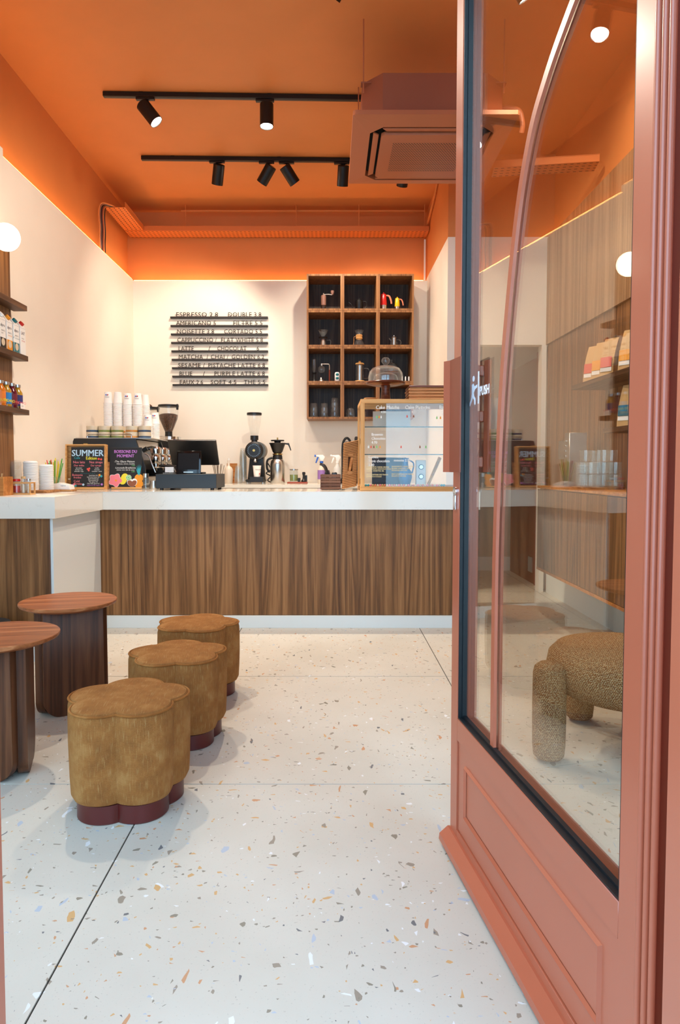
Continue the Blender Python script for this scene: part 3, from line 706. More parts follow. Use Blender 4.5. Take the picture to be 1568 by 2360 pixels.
def carton(lb, y, cap, accent, words, wide=True):
    t = thing('milk_carton', lb, 'carton', (-1.9635, y, SH[1] + 0.0335), 0, 'plant milk cartons')
    B().box(-0.036, 0.036, -0.036, 0.036, 0, 0.165, 0.002).build('body', 'white', t)
    B().prism([(-0.036, 0.1655), (0.036, 0.1655), (0.036, 0.17), (0.012, 0.204), (-0.036, 0.204)], 0.07, 'Y', -0.035).build('gable', 'white', t)
    B().lathe([(0, 0), (0.016, 0), (0.016, 0.014), (0, 0.016)], (0.022, 0, 0.192), 16, rot=(0, R(50), 0)).build('screw_cap', cap, t)
    for sgn, rot, off in ((1, (PI / 2, 0, PI / 2), (0.0362, -0.03, 0)), (2, (PI / 2, 0, 0), (-0.03, -0.0362, 0))):
        if words:
            B().text(words[0], 0.026, (off[0], off[1], 0.125), rot, thick=0.0005).build('lettering', plain('navy_print', (24, 30, 62), 0.6), t, smooth=False)
            B().text(words[1], 0.012, (off[0] * (1 if sgn == 1 else 0.7), off[1] * (0.7 if sgn == 1 else 1), 0.098), rot).build('lettering', plain('dark_print', (40, 34, 32), 0.6), t, smooth=False)
            B().text(words[2], 0.012, (off[0] * (1 if sgn == 1 else 0.7), off[1] * (0.7 if sgn == 1 else 1), 0.082), rot).build('lettering', accent, t, smooth=False)
    if wide:
        B().box(0.0361, 0.0364, -0.034, 0.034, 0.002, 0.06).box(-0.034, 0.034, -0.0364, -0.0361, 0.002, 0.06).build('print_band', accent, t)
        B().lathe([(0, 0), (0.022, 0), (0.022, 0.0004), (0, 0.0004)], (0.0366, 0, 0.035), 20, rot=(0, PI / 2, 0)).lathe([(0, 0), (0.022, 0), (0.022, 0.0004), (0, 0.0004)], (0, -0.0366, 0.035), 20, rot=(PI / 2, 0, 0)).build('cup_print', 'ceramic', t)
    return t
carton('white milk carton at the shelf end with red cap and oval logo', 4.315, 'red', 'red', ('LAIT', 'barista', 'AVOINE'), False)
carton('white milk carton with teal cap and teal cup print', 4.225, 'teal', 'teal', ('alpro', 'BARISTA', 'COCONUT'))
carton('white milk carton with orange cap and orange cup print', 4.135, 'chalk_orange', 'chalk_orange', ('alpro', 'BARISTA', 'ALMOND'))
carton('white milk carton with black print cut by the left edge', 4.05, 'white', 'black', ('alpro', 'BARISTA', 'OAT'))
def bottle(lb, y, body, label_m, print_m):
    t = thing('juice_bottle', lb, 'bottle', (-1.958, y, SH[2] + 0.0335), 0, 'juice bottles')
    B().lathe([(0, 0), (0.026, 0), (0.029, 0.004), (0.029, 0.092), (0.027, 0.104), (0.016, 0.120), (0.015, 0.134), (0, 0.134)], seg=24).build('body', body, t)
    B().lathe([(0.0295, 0.018), (0.0295, 0.086)], seg=24).build('label_wrap', label_m, t)
    B().cyl((0, 0, 0.1342), 0.0185, 0.017, 20).build('cap', 'silver', t)
    for k in range(3):
        a = R(-70 + k * 42)
        B().text(('JUS', 'BIO', 'JUS')[k], 0.022, (0.0302 * math.cos(a), 0.0302 * math.sin(a), 0.028), (PI / 2, 0, a + PI / 2)).build('lettering', print_m, t, smooth=False)
    return t
amber = plain('amber_juice', (178, 132, 40), 0.12); dkred = plain('berry_juice', (92, 20, 34), 0.12)
bottle('golden juice bottle with navy label at the shelf end', 4.29, amber, plain('navy_label', (52, 50, 110), 0.5), 'pink')
bottle('dark red juice bottle with coral lettering', 4.215, dkred, plain('berry_label', (112, 24, 44), 0.5), 'chalk_red')
bottle('amber juice bottle with blue and yellow label', 4.14, amber, plain('sky_label', (40, 130, 196), 0.5), 'chalk_yellow')
bottle('orange juice bottle cut by the left edge', 4.065, plain('orange_juice', (206, 110, 30), 0.12), plain('orange_label', (226, 120, 40), 0.5), 'chalk_yellow')
cdp = B().box(-1.925, -1.9225, 4.25, 4.31, SH[2] + 0.0335, SH[2] + 0.068).build('price_card', 'paper', None, label='small white price card in front of the golden juice bottle', cat='card')
B().text('2.50', 0.014, (-1.9222, 4.26, SH[2] + 0.046), (PI / 2, 0, PI / 2)).build('lettering', 'black', cdp, smooth=False)

# ================================================================== RIGHT WALL: CABINET, SHELVES, BAGS
fc = thing('floating_cabinet', 'long walnut floating cabinet under the right wall shelves', 'cabinet')
B().box(1.535, 1.86, 2.75, 4.96, 0.345, 0.93).build('carcass', 'walnut_v', fc)
B().box(1.515, 1.86, 2.75, 4.97, 0.931, 0.95, 0.001).build('top', 'wood_box', fc)
for a, b in ((2.75, 3.708), (3.714, 4.96)):
    B().box(1.515, 1.534, a + 0.002, b - 0.002, 0.36, 0.925, 0.001).build('door', 'walnut_v', fc)
B().box(1.515, 1.534, 2.75, 4.96, 0.338, 0.357).build('bottom_edge', 'wood_box', fc)
B().box(1.62, 1.861, 3.3, 4.60, 1.60, 1.628, 0.001).build('wall_shelf', 'walnut_y', None, label='upper walnut shelf on the right wall with four coffee bags', cat='shelf', group='right wall shelves')
B().box(1.62, 1.861, 3.2, 4.05, 1.285, 1.313, 0.001).build('wall_shelf', 'walnut_y', None, label='lower walnut shelf on the right wall with one coffee bag', cat='shelf', group='right wall shelves')
def bag(lb, y, z, lab, h=0.245):
    t = thing('coffee_bag', lb, 'bag', (1.715, y, z), R(-58), 'kraft coffee bags')
    b = B(); wv, dp = 0.048, 0.034; rows = []
    for i in range(9):
        f = i / 8; zz = h * f; d_ = dp * (1 - f ** 2.2) + 0.003; x_ = wv * (1 - 0.04 * math.sin(PI * f)); off = 0.022 * f * f
        rows.append([b.bm.verts.new(p) for p in ((-x_, -d_ + off, zz), (0, -d_ * 1.12 + off, zz), (x_, -d_ + off, zz), (x_ * 0.93, 0 + off, zz), (x_, d_ + off, zz), (0, d_ * 1.1 + off, zz), (-x_, d_ + off, zz), (-x_ * 0.93, 0 + off, zz))])
    for a, c in zip(rows, rows[1:]):
        for k in range(8): b.bm.faces.new([a[k], a[(k + 1) % 8], c[(k + 1) % 8], c[k]])
    b.bm.faces.new(list(reversed(rows[0]))); b.bm.faces.new(rows[-1])
    b.build('pouch', 'kraft', t)
    lb_ = B().cbox((0, -0.0388, 0.095), (0.078, 0.002, 0.062), rot=(R(-4), 0, 0)).build('label_patch', lab, t)
    B().cbox((0, -0.0395, 0.050), (0.078, 0.002, 0.024), rot=(R(-4), 0, 0)).build('label_strip', 'paper', t)
    B().text('CAFE', 0.018, (-0.028, -0.0405, 0.085), (R(86), 0, 0)).build('lettering', 'paper', lb_, smooth=False)
red_l = plain('coral_label', (222, 92, 74), 0.6); org_l = plain('orange_bag_label', (236, 158, 52), 0.6); teal_l = plain('petrol_label', (44, 104, 120), 0.6)
bag('kraft coffee bag with coral label, far end of the upper shelf', 4.47, 1.6285, red_l)
bag('kraft coffee bag with orange label, between the two coral labelled ones', 4.335, 1.6285, org_l)
bag('kraft coffee bag with coral label, beside the bare kraft middle of the shelf', 4.20, 1.6285, red_l)
bag('kraft coffee bag with bright orange label near the globe reflection', 3.93, 1.6285, org_l)
bag('kraft coffee bag with petrol blue label on the lower shelf', 3.93, 1.3135, teal_l)
dsp = thing('water_dispenser', 'steel water dispenser tower with side box and four buttons', 'dispenser', (1.70, 4.72, 0.9505))
B().box(-0.06, 0.06, -0.05, 0.05, 0, 0.37, 0.003).build('tower', 'steel', dsp)
B().box(-0.055, 0.055, 0.052, 0.19, 0.19, 0.32, 0.004).build('side_box', 'steel', dsp)
for k in range(4): B().cyl((-0.0602, 0.02, 0.315 - k * 0.035), 0.008, 0.006, 12, rot=(0, -PI / 2, 0)).build('button', 'chrome', dsp)
tt = B().lathe([(0, 0), (0.155, 0), (0.16, 0.012), (0.15, 0.012), (0, 0.006)], (1.68, 4.26, 0.9505), 32).build('serving_tray', 'wood_tray', None, label='round wooden tray under the tumblers on the cabinet', cat='tray')
tm = B().lathe([(0, 0.0), (0.030, 0.0), (0.034, 0.004), (0.037, 0.075), (0.0345, 0.075), (0.031, 0.010), (0, 0.008)], seg=18)
tum = tm.build('tumbler', 'glassware', None)
first = True
for lev in range(3):
    for k, (dx, dy) in enumerate(((-0.08, -0.08), (0.0, -0.09), (0.08, -0.08), (-0.085, 0.0), (0, 0), (0.085, 0.0), (-0.08, 0.08), (0.0, 0.09), (0.08, 0.08))):
        if lev == 2 and k in (0, 2, 6, 8): continue
        o = tum if first else tum.copy()
        if not first: COL.objects.link(o)
        first = False
        o.location = (1.68 + dx * 0.95, 4.26 + dy * 0.95, 0.9575 + lev * 0.0755 + (0.006 if True else 0))
        tagit(o, 'clear glass tumbler piled on the round tray of the right cabinet, ' + ('bottom layer', 'middle layer', 'top layer')[lev], 'glass', 'tumblers on the right cabinet')

# ================================================================== LEFT END OF THE BAR
T = 0.9212     # worktop surface
cb = thing('stick_caddy', 'orange-brown wooden caddy of stir sticks at the left edge', 'caddy', (-1.925, 3.93, T))
B().box(-0.065, 0.065, -0.06, 0.06, 0, 0.012).box(-0.065, 0.065, -0.06, -0.048, 0.012, 0.108).box(-0.065, 0.065, 0.048, 0.06, 0.012, 0.108).box(-0.065, -0.053, -0.048, 0.048, 0.012, 0.108).box(0.053, 0.065, -0.048, 0.048, 0.012, 0.108).build('box', 'wood_box', cb)
for i in range(9):
    x, y = -0.04 + 0.01 * i, rnd.uniform(-0.03, 0.03)
    B().cbox((x, y, 0.07), (0.006, 0.0025, 0.115), rot=(rnd.uniform(-.15, .15), rnd.uniform(-.2, .2), 0)).build('stir_stick', 'kraft', cb)
gh = thing('spice_holder', 'pale oak open frame holding small jars', 'holder', (-1.836, 4.05, T), 0)
g = B()
for x in (-0.066, 0.058):
    for y in (-0.036, 0.028): g.box(x, x + 0.008, y, y + 0.008, 0.008, 0.066)
g.box(-0.066, 0.066, -0.036, 0.036, 0, 0.008).box(-0.066, 0.066, -0.036, -0.028, 0.066, 0.074).box(-0.066, 0.066, 0.028, 0.036, 0.066, 0.074).box(-0.066, -0.058, -0.028, 0.028, 0.066, 0.074).box(0.058, 0.066, -0.028, 0.028, 0.066, 0.074)
g.build('frame', 'oak_h', gh)
def jar(name, lb, x, y, z, r, h, body, lidm, lid_h=0.014, fill=None, cat='jar', group=None):
    t = thing(name, lb, cat, (x, y, z), 0, group)
    B().lathe([(0, 0), (r * 0.92, 0), (r, r * 0.1), (r, h * 0.9), (r * 0.85, h), (r * 0.8, h), (r * 0.95, h * 0.88), (r * 0.93, r * 0.2), (0, r * 0.15)], seg=22).build('glass_body', body, t)
    if fill: B().lathe([(0, r * 0.16), (r * 0.9, r * 0.22), (r * 0.92, h * 0.62), (0, h * 0.6)], seg=18).build('filling', fill, t)
    if lidm: B().cyl((0, 0, h + 0.0005), r * 0.98, lid_h, 22).build('lid', lidm, t)
    return t
jar('spice_jar', 'small red lidded jar in the oak frame', -1.866, 4.05, T + 0.0085, 0.022, 0.07, 'glassware', 'red', 0.014, 'red')
jar('spice_jar', 'narrow clear vial with cork in the oak frame', -1.826, 4.05, T + 0.0085, 0.013, 0.085, 'glassware', 'kraft', 0.014, 'ceramic')
jar('spice_jar', 'second clear vial with metal stopper in the oak frame', -1.795, 4.05, T + 0.0085, 0.013, 0.075, 'glassware', 'steel', 0.01, 'ceramic')
B().prism([(-2.015 + 0.0, 4.27), (-1.80, 4.27), (-1.78, 4.30), (-1.79, 4.50), (-2.015, 4.52)], 0.016, 'Z', T, 0.003).build('serving_board', 'wood_tray', None, label='wooden board under the cup lids on the left counter', cat='board')
def stack(mesh, n, x, y, z, pitch, lb, cat, gr, name, flip=False):
    for i in range(n):
        place(mesh, name, None, (x + rnd.uniform(-.0006, .0006), y + rnd.uniform(-.0006, .0006), z + i * pitch), (0, 0, rnd.uniform(0, 6)), label=lb, cat=cat, group=gr)
def mesh_of(b, mat, name='m'):
    o = b.build(name, mat); me = o.data; bpy.data.objects.remove(o); return me
lid_me = mesh_of(B().lathe([(0.044, 0), (0.046, 0.002), (0.045, 0.0055), (0.041, 0.0065), (0.039, 0.011), (0.036, 0.0125), (0.034, 0.010), (0, 0.010)], seg=26), 'white')
lidc_me = mesh_of(B().lathe([(0.034, 0), (0.037, 0.002), (0.036, 0.0055), (0.033, 0.0065), (0.030, 0.014), (0.02, 0.018), (0, 0.019)], seg=22), 'cup_clear')
stack(lid_me, 25, -1.918, 4.36, T + 0.0165, 0.0072, 'white cup lid in the taller stack on the wooden board', 'cup lid', 'taller stack of cup lids', 'cup_lid')
stack(lid_me, 22, -1.852, 4.44, T + 0.0165, 0.0072, 'white cup lid in the shorter stack nearest the straws', 'cup lid', 'shorter stack of cup lids', 'cup_lid')
stack(lidc_me, 22, -1.984, 4.30, T + 0.0165, 0.0082, 'clear domed cup lid in the stack by the walnut panel', 'cup lid', 'stack of clear lids', 'cup_lid')
sgl = thing('straw_glass', 'clear glass tumbler holding coloured straws', 'glass', (-1.905, 4.70, T))
B().lathe([(0, 0), (0.034, 0), (0.037, 0.004), (0.043, 0.095), (0.0405, 0.095), (0.035, 0.010), (0, 0.008)], seg=26).build('tumbler_body', 'glassware', sgl)
for i in range(17):
    a = i * 2.4; rr = 0.006 + 0.022 * math.sqrt(i / 17)
    x0, y0 = rr * math.cos(a), rr * math.sin(a); m = ('straw_y', 'green', 'straw_y', 'straw_r', 'green', 'straw_y')[i % 6]
    h = rnd.uniform(0.185, 0.235)
    B().tube([(-1.905 + x0 * 0.6, 4.70 + y0 * 0.6, T + 0.012), (-1.905 + x0 * 2.4 + rnd.uniform(-.006, .006), 4.70 + y0 * 1.5, T + h)], 0.0037, 8).build('drinking_straw', m, None,
        label='%s drinking straw standing in the glass on the left counter' % {'straw_y': 'yellow', 'green': 'green', 'straw_r': 'red'}[m], cat='straw', group='straws in the glass')
nh = thing('napkin_holder', 'white wedge napkin dispenser beside the straws', 'napkin holder', (-1.82, 4.60, T))
B().box(-0.085, 0.085, -0.05, 0.06, 0, 0.012, 0.002).build('base', 'wood_tray', nh)
B().prism([(-0.08, 0.0125), (0.075, 0.0125), (0.07, 0.040), (0.0, 0.058), (-0.02, 0.052), (-0.085, 0.045)], 0.09, 'Y', -0.04, 0.002).build('cover', 'white', nh)
B().text('napkins', 0.012, (0.012, -0.0405, 0.035)).build('lettering', 'dark_gap', nh, smooth=False)

# chalkboards
def chalk(t, items, y):
    for (txt, size, x, z, m, *o) in items:
        B().text(txt, size, (x, y, z), sx=o[0] if o else 1.0, align='CENTER', thick=o[1] if len(o) > 1 else 0.0).build('lettering', m, t, smooth=False)
def blob(t, name, m, cx, cz, f, y, n=40):
    B().prism([(cx + f(2 * PI * i / n) * math.cos(2 * PI * i / n), cz + f(2 * PI * i / n) * math.sin(2 * PI * i / n)) for i in range(n)], 0.0006, 'Y', y).build(name, m, t)
b1 = thing('menu_chalkboard', 'chalkboard reading SUMMER in an open wooden case', 'chalkboard', (-1.787, 4.97, T), 0, None, None, (R(-4), 0, 0))
B().box(-0.148, 0.148, 0.03, 0.036, 0.0, 0.33).box(-0.148, -0.138, -0.01, 0.03, 0.0, 0.33).box(0.138, 0.148, -0.01, 0.03, 0.0, 0.33).box(-0.138, 0.138, -0.01, 0.03, 0.32, 0.33).box(-0.105, 0.138, -0.022, 0.03, 0.0, 0.016).build('wooden_case', 'oak_h', b1)
B().box(-0.104, 0.137, -0.012, -0.004, 0.017, 0.308, 0.002).build('slate', 'chalkboard', b1)
B().cyl((-0.122, -0.012, 0.075), 0.006, 0.016, 12, rot=(0, PI / 2, 0)).build('latch', 'steel', b1)
B().cbox((0.0, 0.0, 0.333), (0.03, 0.02, 0.006)).build('clasp', 'brass', b1)
yb = -0.0127
chalk(b1, [('SUMMER', 0.066, 0.017, 0.243, 'chalk_blue', 0.92, 0.0016), ('Cafe', 0.024, -0.06, 0.222, 'chalk_teal'), ('Edition', 0.032, 0.045, 0.217, 'chalk_yellow', 0.9, 0.0006),
           ('Nos laits', 0.026, -0.045, 0.190, 'pink', 0.95), ('Nos sirops', 0.026, 0.078, 0.190, 'pink', 0.85), ('Our milks', 0.019, -0.045, 0.168, 'pink'), ('Our syrups', 0.019, 0.078, 0.168, 'pink', 0.9),
           ('lait entier', 0.012, -0.045, 0.152, 'chalk'), ('avoine / oat', 0.012, -0.045, 0.140, 'chalk'), ('amande / soja', 0.012, -0.045, 0.128, 'chalk'), ('vanille', 0.012, 0.085, 0.152, 'chalk'), ('caramel', 0.012, 0.085, 0.140, 'chalk'), ('noisette / coco', 0.012, 0.085, 0.128, 'chalk'),
           ('~ ~ ~ ~ ~ ~ ~ ~', 0.016, 0.02, 0.112, 'chalk_teal'), ('Boissons', 0.022, -0.056, 0.098, 'pink'), ('froides', 0.020, -0.056, 0.080, 'pink'), ('Cold', 0.022, -0.062, 0.052, 'pink'), ('Drinks', 0.022, -0.05, 0.033, 'pink'),
           ('Iced latte 5.0', 0.012, 0.06, 0.098, 'chalk'), ('Iced americano 4.5', 0.012, 0.06, 0.086, 'chalk'), ('Iced matcha 6.5', 0.012, 0.06, 0.074, 'chalk'), ('Citronnade 5.5', 0.012, 0.06, 0.062, 'chalk'), ('The glace 5.0', 0.012, 0.06, 0.050, 'chalk'), ('Chai latte glace 6.2', 0.012, 0.06, 0.038, 'chalk'), ('Supplement lait vegetal', 0.010, 0.06, 0.026, 'lilac')], yb)
for x, z in ((0.098, 0.222), (0.116, 0.219)): blob(b1, 'cherry', 'chalk_red', x, z, lambda a: 0.0075, yb)
for x, z in ((0.018, 0.148), (0.03, 0.152), (0.026, 0.138)): blob(b1, 'raspberry', 'chalk_red', x, z, lambda a: 0.0068, yb)
for x, z, m in ((-0.09, 0.030, 'lilac'), (-0.078, 0.036, 'pink'), (-0.07, 0.026, 'chalk_teal'), (-0.013, 0.034, 'chalk_blue'), (0.105, 0.104, 'chalk_orange'), (0.118, 0.096, 'chalk_teal'), (0.122, 0.036, 'lilac')): blob(b1, 'doodle', m, x, z, lambda a: 0.008 * (1 + 0.25 * math.cos(5 * a)), yb)
b2 = thing('menu_chalkboard', 'chalkboard with lilac heading and drawn hibiscus, lemon and coconut', 'chalkboard', (-1.508, 5.03, T), 0, None, None, (R(-6), 0, 0))
B().box(-0.125, 0.112, -0.004, 0.006, 0.014, 0.31, 0.002).build('slate', 'chalkboard', b2)
B().box(-0.105, 0.118, -0.022, 0.012, 0.0, 0.0138, 0.002).build('foot_rail', 'oak_h', b2)
B().box(-0.146, -0.126, -0.02, 0.012, 0.0, 0.20).build('side_post', 'wood_tray', b2)
yb = -0.0047
chalk(b2, [('BOISSONS DU', 0.032, -0.008, 0.268, 'lilac', 0.84, 0.0010), ('MOMENT', 0.032, -0.008, 0.236, 'lilac', 0.95, 0.0010), ('-The Glace Maison', 0.021, -0.015, 0.198, 'chalk', 0.95), ('hibiscus, citron, menthe', 0.014, -0.006, 0.183, 'chalk'), ('5.50', 0.014, 0.05, 0.170, 'chalk_green'),
           ('-Limonade Bresilienne', 0.019, -0.008, 0.152, 'chalk', 0.9), ('citron vert, lait de coco', 0.014, -0.006, 0.138, 'chalk'), ('5.80', 0.014, 0.05, 0.125, 'chalk_green')], yb)
blob(b2, 'hibiscus', 'chalk', -0.080, 0.066, lambda a: 0.047 * (1 + 0.13 * math.cos(5 * a + 0.6)), yb)
blob(b2, 'hibiscus', 'pink', -0.080, 0.066, lambda a: 0.044 * (1 + 0.13 * math.cos(5 * a + 0.6)), yb - 0.0007)
blob(b2, 'hibiscus_heart', 'chalk_orange', -0.076, 0.064, lambda a: 0.008, yb - 0.0014)
blob(b2, 'lemon', 'chalk_yellow', -0.018, 0.075, lambda a: 0.034 * (1 + 0.28 * math.cos(2 * (a - 1.1))), yb - 0.0003)
blob(b2, 'lime', 'chalk', 0.018, 0.085, lambda a: 0.0205, yb - 0.0007); blob(b2, 'lime', 'chalk_green', 0.018, 0.085, lambda a: 0.018, yb - 0.0014)
for k in range(5): blob(b2, 'lime_segment', 'chalk', 0.018 + 0.0095 * math.cos(k * 1.257), 0.085 + 0.0095 * math.sin(k * 1.257), lambda a: 0.0032, yb - 0.0021)
blob(b2, 'coconut', 'chalk', 0.044, 0.056, lambda a: 0.038 if math.sin(a) < 0.05 else 0.038 * (0.35 + 0.65 * abs(math.cos(a))), yb - 0.0007)
blob(b2, 'coconut', 'chalk_brown', 0.044, 0.053, lambda a: 0.034 if math.sin(a) < 0.05 else 0.034 * (0.1 + 0.9 * abs(math.cos(a)) ** 3), yb - 0.0014)
blob(b2, 'pineapple', 'chalk_orange', 0.094, 0.060, lambda a: 0.022 + 0.030 * abs(math.sin(a)), yb - 0.0003)
for k in range(6):
    a = R(60 + k * 16)
    B().prism([(0.094 - 0.006, 0.104), (0.094 + 0.006, 0.104), (0.094 + 0.055 * math.cos(a) * 0.6, 0.110 + 0.075 * math.sin(a))], 0.0006, 'Y', yb - 0.0003 - k * 0.0002).build('pineapple_leaf', 'chalk_teal', b2)

# ================================================================== ESPRESSO MACHINE AND CUPS
K = 0.9212
em = thing('espresso_machine', 'black espresso machine with chrome group heads behind the chalkboards', 'espresso machine', (0, 0, 0))
side = [(-2.0, K + 0.03), (-1.44, K + 0.03), (-1.44, K + 0.16), (-1.462, K + 0.23), (-1.515, K + 0.385), (-1.99, K + 0.385), (-2.0, K + 0.36)]
B().prism(side, 0.03, 'Y', 5.30, 0.003).build('side_panel', 'black', em)
B().prism(side, 0.03, 'Y', 6.10, 0.003).build('side_panel', 'black', em)
B().prism([(-1.995, K + 0.14), (-1.60, K + 0.14), (-1.50, K + 0.22), (-1.53, K + 0.378), (-1.995, K + 0.378)], 0.768, 'Y', 5.331).build('boiler_housing', 'steel', em)
B().box(-1.99, -1.42, 5.34, 6.09, K + 0.03, K + 0.085, 0.004).build('drip_tray', 'steel', em)
for y in (5.36, 6.06):
    for x in (-1.95, -1.50): B().cyl((x, y, K), 0.02, 0.03, 14).build('foot', 'black', em)
B().box(-1.99, -1.40, 5.333, 6.097, K + 0.3855, K + 0.392).build('cup_shelf', 'steel', em)
B().tube([(-1.90, 5.345, K + 0.392), (-1.90, 5.345, K + 0.415), (-1.89, 5.345, K + 0.42), (-1.565, 5.345, K + 0.42), (-1.555, 5.345, K + 0.415), (-1.555, 5.345, K + 0.392)], 0.0035, 8).build('cup_rail', 'chrome', em)
for i, y in enumerate((5.50, 5.72, 5.94)):
    gh_ = B().lathe([(0, 0), (0.034, 0), (0.040, 0.008), (0.042, 0.05), (0.036, 0.07), (0.046, 0.082), (0.046, 0.12), (0.03, 0.135), (0, 0.137)], (-1.405, y, K + 0.19), 26).build('group_head', 'chrome', em)
    B().tube([(-1.50, y, K + 0.30), (-1.44, y, K + 0.315), (-1.405, y, K + 0.305)], 0.02, 12).build('group_neck', 'chrome', em)
    pf_ = B().lathe([(0, 0), (0.026, 0), (0.034, 0.01), (0.035, 0.034), (0, 0.034)], (-1.405, y, K + 0.156), 22).build('portafilter', 'chrome', em)
    B().tube([(-1.375, y, K + 0.175), (-1.33, y - 0.012, K + 0.170), (-1.25, y - 0.035, K + 0.160)], [0.010, 0.013, 0.011], 10).build('portafilter_handle', 'black', pf_)
    B().tube([(-1.405, y, K + 0.155), (-1.405, y, K + 0.135)], 0.006, 8).build('spout', 'chrome', pf_)
for y in (5.37, 6.07):
    B().tube(smooth_path([(-1.46, y, K + 0.27), (-1.43, y, K + 0.25), (-1.40, y - 0.01, K + 0.18), (-1.375, y - 0.01, K + 0.12)], 4), 0.006, 8).build('steam_wand', 'steel', em)
    B().cyl((-1.475, y - 0.002, K + 0.29), 0.018, 0.04, 14, rot=(0, R(60), 0)).build('steam_knob', 'black', em)
jar('knock_cup', 'small clear bottle between the second chalkboard and the till', -1.365, 5.04, T, 0.022, 0.085, 'glassware', 'steel', 0.03)
tm_ = thing('milk_jug', 'small steel jug left of the cash drawer', 'jug', (-1.315, 5.08, T))
B().lathe([(0, 0), (0.034, 0), (0.036, 0.01), (0.030, 0.05), (0.031, 0.062), (0.028, 0.062), (0.027, 0.05), (0, 0.01)], seg=22).build('body', 'steel', tm_)
B().tube(smooth_path([(0.030, 0, 0.055), (0.052, 0, 0.05), (0.05, 0, 0.025), (0.034, 0, 0.015)], 4), 0.003, 6).build('handle', 'steel', tm_)
# ceramic bowls in pairs on the machine
def bowl_mesh(r, h, band):
    return mesh_of(B().lathe([(0, 0.0), (r * 0.86, 0.0), (r * 0.95, 0.004), (r, h * 0.35), (r, h), (r * 0.94, h), (r * 0.93, 0.008), (0, 0.006)], seg=28), 'ceramic')
bw = bowl_mesh(0.048, 0.046, None)
band_me = {m: mesh_of(B().lathe([(0.0475, 0.0), (0.0485, 0.004), (0.0487, 0.014)], seg=28), m) for m in ('ceramic_b', 'ceramic_g', 'ceramic_o')}
BZ = K + 0.3925
spots_b = [(-1.878, 5.40, 'ceramic_b', 'leftmost'), (-1.782, 5.40, 'ceramic_g', 'second from left'), (-1.682, 5.40, 'ceramic_g', 'third from left'), (-1.70, 5.505, 'ceramic_o', 'behind the third'), (-1.565, 5.40, 'ceramic_o', 'fourth from left'), (-1.466, 5.40, 'ceramic_b', 'rightmost')]
for (x, y, m, wds) in spots_b:
    for lev in (0, 1):
        t = thing('ceramic_bowl', 'beige ceramic bowl on the espresso machine, %s pair, %s one' % (wds, ('lower', 'upper')[lev]), 'bowl', (x, y, BZ + lev * 0.047), 0, 'ceramic bowls on the espresso machine')
        place(bw, 'body', t); place(band_me[m], 'glaze_band', t)
# paper cups, upside down in tall stacks: each cup is one object
cup_me = mesh_of(B().lathe([(0.0375, 0.0), (0.0400, 0.0015), (0.0395, 0.005), (0.0375, 0.0052), (0.0285, 0.092), (0.0270, 0.093), (0.0265, 0.089), (0, 0.089)], seg=22), 'paper')
def cup_stack(n, x, y, z, which, logo=True):
    for i in range(n):
        o = place(cup_me, 'paper_cup', None, (x, y, z + i * 0.0112), (0, 0, rnd.uniform(0, 6)), label='white paper cup turned upside down in the ' + which, cat='paper cup', group='cups in the ' + which)
    o['label'] = 'topmost paper cup of the ' + which
    if logo:
        lt = B(); zz = 0.062
        lt.text('TOGO', 0.012, (-0.016, -0.0345, 0.045), (PI / 2 - 0.1, 0, 0)); lo = lt.build('lettering', 'black', o, smooth=False); lo.rotation_euler.z = -o.rotation_euler.z
        for dx, m in ((-0.007, 'blue'), (0.006, 'red')):
            q = B().cbox((dx, -0.0335, 0.068), (0.011, 0.001, 0.008), rot=(-0.1, 0, 0)).build('logo_patch', m, o); q.rotation_euler.z = -o.rotation_euler.z
cup_stack(27, -1.822, 5.62, BZ, 'first tall stack from the left wall')
cup_stack(27, -1.742, 5.62, BZ, 'second tall stack on the espresso machine', False)
cup_stack(26, -1.662, 5.62, BZ, 'third tall stack on the espresso machine')
cup_stack(26, -1.580, 5.62, BZ, 'fourth tall stack on the espresso machine')
cup_stack(26, -1.550, 5.73, BZ, 'rearmost tall stack behind the fourth', False)
cup_stack(10, -1.482, 5.56, BZ, 'short front stack beside the bean grinders')
cup_stack(12, -1.445, 5.64, BZ, 'short rear stack beside the bean grinders')

def hopper_grinder(lb, x, y, lid_m='black'):
    t = thing('bean_grinder', lb, 'coffee grinder', (x, y, K), 0, 'hopper grinders')
    B().box(-0.085, 0.085, -0.12, 0.12, 0, 0.05, 0.006).build('base', 'black', t)
    B().prism([(-0.11, 0.0505), (0.11, 0.0505), (0.10, 0.30), (0.115, 0.42), (-0.10, 0.42), (-0.06, 0.30)], 0.15, 'Y', -0.075, 0.008).build('body', 'black', t)
    B().lathe([(0, 0), (0.115, 0), (0.118, 0.004), (0.118, 0.03), (0.11, 0.034), (0, 0.034)], (0, 0, 0.4205), 36).build('adjusting_ring', 'chrome', t)
    for s_ in (-1, 1):
        k_ = B().cyl((s_ * 0.085, -0.085, 0.39), 0.016, 0.05, 14, rot=(0, s_ * PI / 2, 0)).build('side_knob', 'blue' if s_ > 0 else 'black', t)
    B().lathe([(0, 0.455), (0.036, 0.455), (0.034, 0.49), (0.036, 0.50), (0, 0.50)], seg=24).build('hopper_neck', 'black', t)
    B().lathe([(0.036, 0.50), (0.055, 0.545), (0.085, 0.62), (0.094, 0.68), (0.095, 0.735)], seg=36).build('hopper', 'glassware', t)
    B().lathe([(0, 0.502), (0.034, 0.502), (0.053, 0.547), (0.083, 0.62), (0.090, 0.66), (0.06, 0.672), (0, 0.675)], seg=30).build('beans', 'beans', t)
    ld_ = B().lathe([(0, 0.736), (0.097, 0.736), (0.098, 0.752), (0.094, 0.757), (0, 0.757)], seg=36).build('lid', lid_m, t)
    B().cbox((0.092, -0.03, 0.735), (0.02, 0.02, 0.055), 0.004).build('lid_clip', 'black', ld_)
    return t
